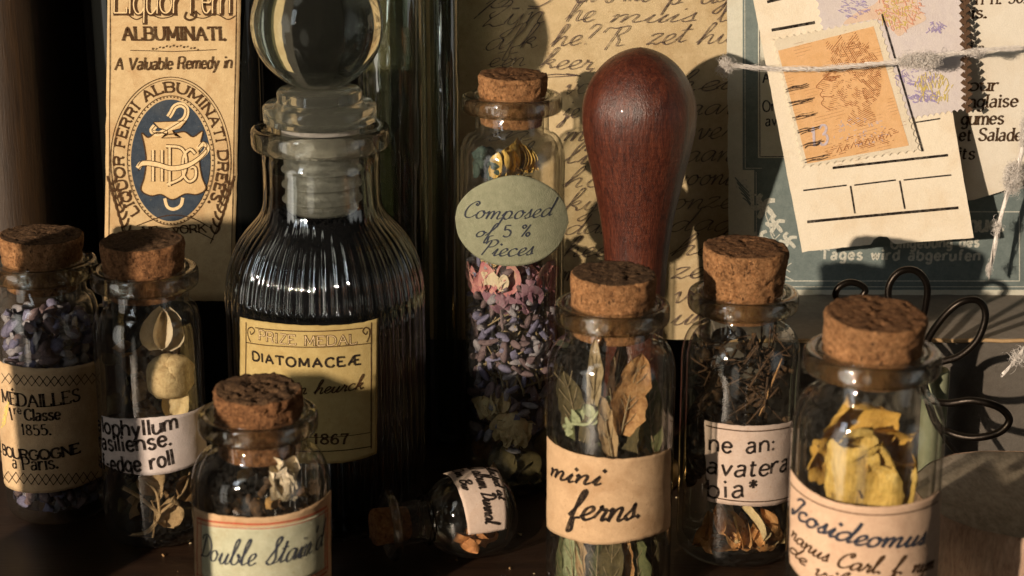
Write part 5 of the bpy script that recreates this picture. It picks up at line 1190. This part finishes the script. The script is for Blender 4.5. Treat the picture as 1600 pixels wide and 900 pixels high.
text(mb, S, 'of', HW, (745, 368), (772, 368), 18, 2.2, .42, 0, .6, 1, .1, o1, nib=.45); text(mb, S, '5 %', PR, (786, 368), (826, 367), 18, 2.2, .2, 0, .5, 1, .1, o1, nib=.45)
text(mb, S, 'Pieces', HW, (752, 396), (830, 396), 23, 2.3, .42, 0, .7, 1, .15, o1, nib=.45)
mb.build('label', [M['p_stone'], M['i_blue']], b4)

# ------------------------------------------------------------------ fern bottle
bx, by = at(953, 700, 288).x, 288.0
IN[:] = [(bx, by, 9.3)]; b5 = bottle(bx, by, 10.35, 49.6, 9.25, 7.5, 'corked bottle of dried ferns with a brown handwritten label, front middle', sh=5.2)
cork(b5, bx, by, 44.3, 54.5, 6.2, 7.0, (D2R(1), D2R(1.5)), 5, 1.0, ('cork', 'cork_dark_top'))
GF = 'dried fern pieces in the fern bottle'
random.seed(71)
def leafp(x, y, D_, L, W, A, mat_, lb, curl=.3, R_=8, jag=.35, base=.5):
    q = inb(x, y, D_, R_); one('dried_leaf', [M[mat_], M['stem']], lb, 'dried leaf', lambda m_: (petal(m_, q + A @ Vector((0, -L * base, 0)), A, L, W, curl, .15, 0, wr=.14, tip=1.0, jag=jag, nu=11, nv=18), midrib(m_, q + A @ Vector((0, -L * base, .12)), A, L * .96, curl, 1, 5 if W > 4 else 2, W)), q, GF)
leafp(982, 612, 282.5, 14, 6.0, rot(1.45, .22, .3), 'rust', 'large rust-brown leaf at the right in the fern bottle')
leafp(930, 590, 282.5, 15, 2.4, rot(1.5, .05, -.2), 'stem', 'narrow straw-coloured leaf strip left of the rust leaf')
leafp(946, 665, 281.5, 12, 3.0, rot(1.5, -.2, .2), 'tan', 'pale tan strip rising from the fern label')
leafp(1010, 640, 286, 15, 4.4, rot(1.5, -.15, .6), 'green_leaf', 'dark green leaf at the right glass of the fern bottle')
leafp(962, 600, 289, 20, 3.0, rot(1.5, .1, 0), 'twig', 'dark leaf strip between the rust and straw leaves')
leafp(900, 640, 290, 16, 5, rot(1.5, -.2, -.4), 'olive', 'dark olive leaf at the left back of the fern bottle')
q = inb(896, 660, 281.5, 8.6)
def fernf(m_):
    twig(m_, [inb(872, 668, 283, 8.8), inb(892, 664, 281, 8.8), inb(920, 662, 280.6, 8.8), inb(940, 636, 280.6, 8.8)], .42, 0)
    for x, y, a in ((878, 664, .6), (884, 672, -1.0), (896, 662, .4), (906, 660, -.8), (918, 662, .9), (928, 652, -.6), (888, 678, -1.6), (936, 640, .6)):
        petal(m_, inb(x, y, 281, 8.8), rot(1.4, a, 0), 3.0, 1.5, .4, .2, 0, 7, 7, .2, 1, jag=.4)
one('fern_sprig', M['pale_green'], 'pale green fern sprig above the left of the fern label', 'fern sprig', fernf, q, GF)
for k, (x, mat_, W) in enumerate(((872, 'green_leaf', 4.6), (896, 'pale_green', 3.2), (912, 'tan', 2.2), (930, 'green_leaf', 4.2), (956, 'olive', 4), (974, 'rust', 3), (998, 'green_leaf', 4.6), (1022, 'olive', 4))):
    lb = ('broad dark green leaf below the fern label at the left', 'pale green leaf strip below the fern label', 'thin tan strip below the fern label left of centre', 'dark green strip below the fern label left of centre', 'olive strip below the fern label in the centre', 'rust-brown strip below the fern label right of centre', 'dark green strip below the fern label at the right', 'olive strip below the fern label beside the right glass')[k]
    leafp(x, 880, 281.5 + .9 * abs(x - 950) / 20, 15, W, rot(1.52, random.uniform(-.2, .2), random.uniform(-.3, .3)), mat_, lb)
mb = MB()
for _ in range(44):
    x, y = in_disc(8); y = abs(y) * .9; petal(mb, (bx + x, by + y + 1, random.uniform(2, 26)), rot(random.uniform(1.2, 1.8), random.uniform(-.5, .5), random.uniform(-.8, .8)), random.uniform(7, 12), random.uniform(2, 4), .4, .2, random.choice((0, 1)), 6, 8, jag=.4)
mb.clamp(bx, by, IN[0][2] if IN[0] else 8.2)
o = mb.build('leaf_mass', [M['olive'], M['green_leaf']], loc=(bx, by, 2)); tag(o, 'mass of dark leaf pieces at the back of the fern bottle', 'dried leaves', kind='stuff')
S = Cyl(bx, by, 10.5, 25); mb = MB()
sheet(mb, S, [(858, 684), (890, 704), (950, 716), (1000, 714), (1042, 703)], [(858, 826), (890, 842), (930, 850), (1000, 842), (1042, 826)], 70, 26, .15, .12, seed=10, smooth=True, extL=.8, extR=1); o1 = .2
text(mb, S, 'mini', HW, (862, 742), (938, 757), 28, 4.4, .35, 0, .5, 1, .3, o1, nib=.5); text(mb, S, 'ferns.', HW, (888, 806), (1004, 806), 42, 5.0, .40, 0, .5, 1, .3, o1, nib=.5)
mb.build('label', [M['p_kraft'], M['i_black']], b5)

# ------------------------------------------------------------------ bottle with orange-brown petals
bx, by = at(1154, 660, 303).x, 303.0
IN[:] = [(bx, by, 9.0)]; b6 = bottle(bx, by, 10.1, 47.0, 9.3, 7.2, 'corked bottle with a pink-white half-hidden label and orange-brown petals')
cork(b6, bx, by, 42.6, 54.6, 6.1, 7.25, (D2R(1), D2R(1.5)), 6)
random.seed(81); mb = MB()
for _ in range(60):
    x, y = in_disc(7.6); z = random.uniform(26, 38); d = Vector((random.uniform(-1, 1), random.uniform(-.6, .6), random.uniform(-1.3, 1.3))).normalized() * random.uniform(2.5, 5)
    twig(mb, [Vector((bx + x, by + y, z)) - d, Vector((bx + x, by + y, z)), Vector((bx + x, by + y, z)) + d], .24, 0, 5)
for _ in range(190):
    x, y = in_disc(8.2); y = y if _ < 50 else abs(y) * .8 + 1; petal(mb, (bx + x, by + y, random.uniform(11, 37)), rrot(), random.uniform(3, 5), random.uniform(1.5, 3), .8, .3, 1, 5, 5)
mb.clamp(bx, by, IN[0][2] if IN[0] else 8.2)
o = mb.build('dark_twigs', [M['twig'], M['bark_chip']], loc=(bx, by, 14)); tag(o, 'dark brown twigs and flakes above the pink-white label', 'dried twigs', kind='stuff')
q = inb(1200, 606, 297.5)
one('dried_twig', M['rust'], 'thin rust twig slanting above the right of the pink-white label', 'dried twig', lambda m_: twig(m_, [inb(1188, 650, 297.5, 8.4), inb(1202, 610, 297.5, 8.4), inb(1222, 560, 298, 8.4)], .3, 0), q)
for k in range(26):
    x = random.uniform(1100, 1216); y = random.uniform(808, 872); q = inb(x, y, 297 + random.uniform(0, 4), 8.2)
    A = rot(random.uniform(.9, 1.7), random.uniform(-1.2, 1.2), random.uniform(-1, 1)); L = random.uniform(5, 9)
    one('dried_petal', M['orange_petal' if k % 4 else 'cream'], 'pointed orange-brown petal under the pink-white label' if k % 4 else 'pointed cream petal under the pink-white label', 'dried petal', lambda m_: petal(m_, q + A @ Vector((0, -L / 2, 0)), A, L, random.uniform(1.8, 2.8), random.uniform(-.8, .9), .55, 0, 7, 9, .12, 1.0), q, 'orange-brown petals in the half-hidden bottle' if k % 4 else 'cream petals in the half-hidden bottle')
S = Cyl(bx, by, 10.22, 25); mb = MB()
sheet(mb, S, [(1101, 656), (1150, 664), (1200, 664), (1236, 658)], [(1106, 782), (1150, 789), (1200, 790), (1230, 782)], 50, 22, .13, .10, seed=12, smooth=True, extR=.5); o1 = .18
line(mb, S, [(1104, 664), (1150, 672), (1200, 672), (1232, 667)], 2, 2, o1, True); line(mb, S, [(1108, 774), (1150, 782), (1200, 782), (1230, 776)], 2, 2, o1, True)
text(mb, S, 'ne an:', PR, (1110, 703), (1208, 702), 25, 3.2, 0, 0, .1, 1, .15, o1, sp=2.6)
text(mb, S, 'avatera', PR, (1106, 738), (1228, 732), 26, 3.3, .12, 0, .15, 1, .4, o1, sp=2); text(mb, S, 'bia*', PR, (1108, 776), (1184, 771), 27, 3.3, .08, 0, .15, 1, .4, o1, sp=3)
mb.build('label', [M['p_pink'], M['i_black'], M['i_brown']], b6)

# ------------------------------------------------------------------ yellow-petal bottle, front right
bx, by = at(1353, 720, 258).x, 258.0
IN[:] = [(bx, by, 9.9)]; b7 = bottle(bx, by, 11.0, 52.0, 9.9, 7.9, 'corked front right bottle of folded yellow petals with a pinkish script label', sh=6.2, neck=3.6)
cork(b7, bx, by, 48.2, 57.5, 6.7, 7.4, (D2R(5), D2R(2)), 7)
random.seed(91)
YP = [((1300, 742, 251), rot(1.2, -.5, .2), 13, 12, .9, 'yellow', 'bright yellow folded petal at the left of the front right bottle'), ((1350, 755, 249.5), rot(1.1, .3, -.1), 14, 15, .7, 'yellow', 'broad yellow petal lowest and nearest the glass'), ((1322, 690, 253), rot(1.3, .5, .4), 10, 9, 1.1, 'yellow', 'yellow petal ridged down its middle'), ((1330, 655, 257), rot(1.0, -.3, 0), 12, 12, 1.4, 'ochre', 'ochre petal forming the top of the heap'), ((1400, 700, 256), rot(1.3, .7, -.4), 12, 11, .9, 'ochre', 'ochre petal in shade at the right of the heap'), ((1385, 750, 252), rot(1.3, .9, .1), 10, 9, .6, 'yellow', 'yellow petal at the right of the heap'), ((1270, 705, 256), rot(1.2, -.8, .3), 9, 7, 1.1, 'ochre', 'narrow ochre petal against the left glass')]
for pp, A, L, W, cu, mat_, lb in YP:
    q = inb(*pp, 8.0); one('yellow_petal', M[mat_], lb, 'dried petal', lambda m_: petal(m_, q + A @ Vector((0, -L * .5, -.8)), A, L, W, cu, .22, 0, 13, 12, .16, .8, jag=.25), q, 'folded yellow petals in the front right bottle')
mb = MB()
for _ in range(50):
    x, y = in_disc(7.6); petal(mb, (bx + x, by + y, random.uniform(3, 22)), rrot(), 7, 6, 1, .3, 0, 7, 7)
mb.clamp(bx, by, IN[0][2] if IN[0] else 8.2)
o = mb.build('petal_mass', [M['ochre']], loc=(bx, by, 3)); tag(o, 'heap of ochre petals under the yellow ones, behind the script label', 'dried petals', kind='stuff')
S = Cyl(bx, by, 11.15, 20); mb = MB()
sheet(mb, S, [(1242, 742), (1290, 778), (1340, 790), (1400, 790), (1462, 770)], [(1242, 890), (1290, 930), (1340, 944), (1400, 944), (1462, 922)], 70, 26, .14, .08, seed=13, smooth=True, extL=1.6, extR=1.2); o1 = .2
line(mb, S, [(1236, 752), (1290, 790), (1340, 802), (1400, 802), (1462, 782)], 2, 2, o1, True)
def curveline(pts):
    P_ = cat([S.uv(*p) for p in pts], 10); D2_ = [0]
    for a, b in zip(P_, P_[1:]): D2_.append(D2_[-1] + math.dist(a, b))
    def f(x, y):
        x = max(0, min(D2_[-1] - 1e-4, x)); j = min(max(i for i in range(len(D2_)) if D2_[i] <= x), len(P_) - 2)
        t = (x - D2_[j]) / max(1e-9, D2_[j + 1] - D2_[j]); p, q = P_[j], P_[j + 1]; dx, dy = q[0] - p[0], q[1] - p[1]; L = math.hypot(dx, dy)
        return (p[0] + dx * t - dy / L * y, p[1] + dy * t + dx / L * y)
    return f, D2_[-1]
text(mb, S, 'Icosideomus', HW, None, None, 34, 4.6, .30, 0, .45, 1, .15, o1, nib=.4, warp=curveline([(1240, 800), (1290, 834), (1340, 850), (1400, 854), (1442, 848)]))
text(mb, S, 'nanus Carl. f. Nym', HW, None, None, 26, 3.3, .30, 0, .45, 3, .15, o1, nib=.4, warp=curveline([(1238, 836), (1290, 876), (1340, 891), (1400, 895), (1456, 886)]))
text(mb, S, 'de Vilmorin', HW, None, None, 24, 3.2, .30, 0, .45, 3, .15, o1, nib=.4, warp=curveline([(1236, 858), (1290, 905), (1340, 922), (1420, 925)]))
mb.build('label', [M['p_medal'] if 0 else paper('pinkish_label_paper', (.56, .38, .26), (.64, .45, .31), (.36, .2, .12), .4, 30), M['i_blue'], M['i_brown'], M['i_brown']], b7)

# ------------------------------------------------------------------ small round bottle lying down
LC = at(738, 804, 300); LC = Vector((LC.x, 300, 7.75))
av = Vector((-.945, -.33, 0)).normalized(); fv = Vector((.33, -.945, 0)).normalized(); uv_ = Vector((0, 0, 1))
A3 = Matrix((uv_, fv, av)).transposed()       # local x = up, y = towards the camera, z = towards the neck
IN[0] = None
root = thing('corked_bottle', 'tiny round-bodied corked bottle lying on its side on the dark shelf', 'bottle', (LC.x, LC.y, .15), 'small corked glass bottles on the shelf')
prof = [(.01, -7.4), (2.5, -7.3), (4.6, -6.6), (6.2, -5.2), (7.2, -3), (7.6, 0), (7.3, 2.6), (6.4, 5), (5, 6.7), (4, 7.8), (3.7, 9), (3.7, 14.2)]
prof = cat(prof, 4); inn = [(max(.01, r - .7), z + (.7 if z < -5 else 0)) for r, z in prof[::-1]]
mb = MB(); mb.lathe(prof + inn, tuple(LC), 72, 0, None, A3); mb.build('glass_body', M['glass'], root)
mb = MB(); lp = []
for k in range(21):
    a = 2 * math.pi * k / 20; lp.append((5.1 + 1.1 * math.cos(a), 14.6 + .8 * math.sin(a)))
mb.lathe(lp, tuple(LC), 64, 0, None, A3); mb.build('lip', M['lip'], root)
mb = MB(); mb.lathe([(.01, 11.6), (2.7, 11.6), (2.9, 12.0), (3.2, 17.2), (2.9, 17.7), (.01, 17.8)], tuple(LC), 48, 0, lambda r, z, a: r * (1 + .04 * noise.noise(Vector((math.cos(a) * 3, math.sin(a) * 3, z)))), A3); mb.build('cork', [M['cork']], root)
class Around:
    def __init__(s): s.s = mmpp(293, 8)
    def pt(s, u, v, off=0):      # u runs down over the front, v towards the base
        ph = u / 7.9; r = 7.72 + off - .022 * (v) ** 2
        return LC - av * v + uv_ * r * math.cos(ph) + fv * r * math.sin(ph)
S = Around(); mb = MB()
d1 = D2R(1) * 7.9
sheet(mb, S, [(-24 * d1, 5.0), (92 * d1, 3.6)], [(-24 * d1, -4.2), (92 * d1, -3.2)], 40, 14, .12, .08, px=False, seed=15)
for s, u0, u1, v, h in (('Den BW 2003', -16, 60, -3.0, 16), ('S. album Durnal', -14, 80, -.2, 22), ('collected at', -18, 52, 2.7, 14)):
    L = (u1 - u0) * d1; text(mb, S, s, HW, None, None, h, 2.4, .3, 0, .2, 1, .2, .2, warp=((lambda x, y, u0=u0, v=v: (u0 * d1 + x, v + y)), L))
mb.build('label', [M['p_pink'], M['i_black']], root)
random.seed(101)
for k in range(9):
    q = LC + fv * random.uniform(0, 4) - av * random.uniform(-4.5, 4) + uv_ * random.uniform(-5.5, -2.5); A = rrot()
    one('copper_petal', M['copper'], 'glossy copper-brown petal in the lying bottle', 'dried petal', lambda m_: petal(m_, q, A, random.uniform(4, 5), 3.2, .9, .4, 0), q, 'copper petals in the lying bottle')
mb = MB(); base = LC + av * 8.2
for k in range(3):
    mb.tube([base + uv_ * (4.2 + .3 * math.sin(t * .9 + k)) * math.cos(t * .42) + fv * 4.2 * math.sin(t * .42) + av * (.5 * math.sin(t * .8 + k * 2)) for t in range(16)], .12, 6)
tag(mb.build('thin_wire', M['wire'], loc=tuple(base)), 'thin twisted wire wound round the neck of the lying bottle', 'wire')


# ------------------------------------------------------------------ two unseen things added out of view at the left to cast the shade there
px_, py_ = -113.2, 238
root = thing('shade_caster_jar', 'tall dark brown glass jar just outside the picture at front left', 'jar', (px_, py_, .1))
mb = MB(); mb.lathe([(.01, .1), (10.2, .1), (11.3, .8), (11.5, 2), (11.5, 66), (10.6, 69), (9.6, 70.5), (9.4, 71), (.01, 71)], (px_, py_, 0), 64); mb.build('glass_body', M['dark_glass'], root)
mb = MB(); mb.lathe([(.01, 71.05), (9.8, 71.05), (10.2, 71.5), (10.2, 74.4), (9.8, 75), (.01, 75.1)], (px_, py_, 0), 48); mb.build('lid', [M['cork']], root)
root = thing('shade_caster_box', 'slim dark wooden box just outside the picture at front left', 'box', (-80, 226, .1))
mb = MB(); mb.box((-83.0, 217, .1), (-77.2, 235, 49)); mb.build('box_body', M['side'], root, smooth=False, bevel=.5)
mb = MB(); mb.box((-83.3, 216.6, 49.1), (-76.9, 235.3, 55.2)); mb.build('lid', M['side'], root, smooth=False, bevel=.6)
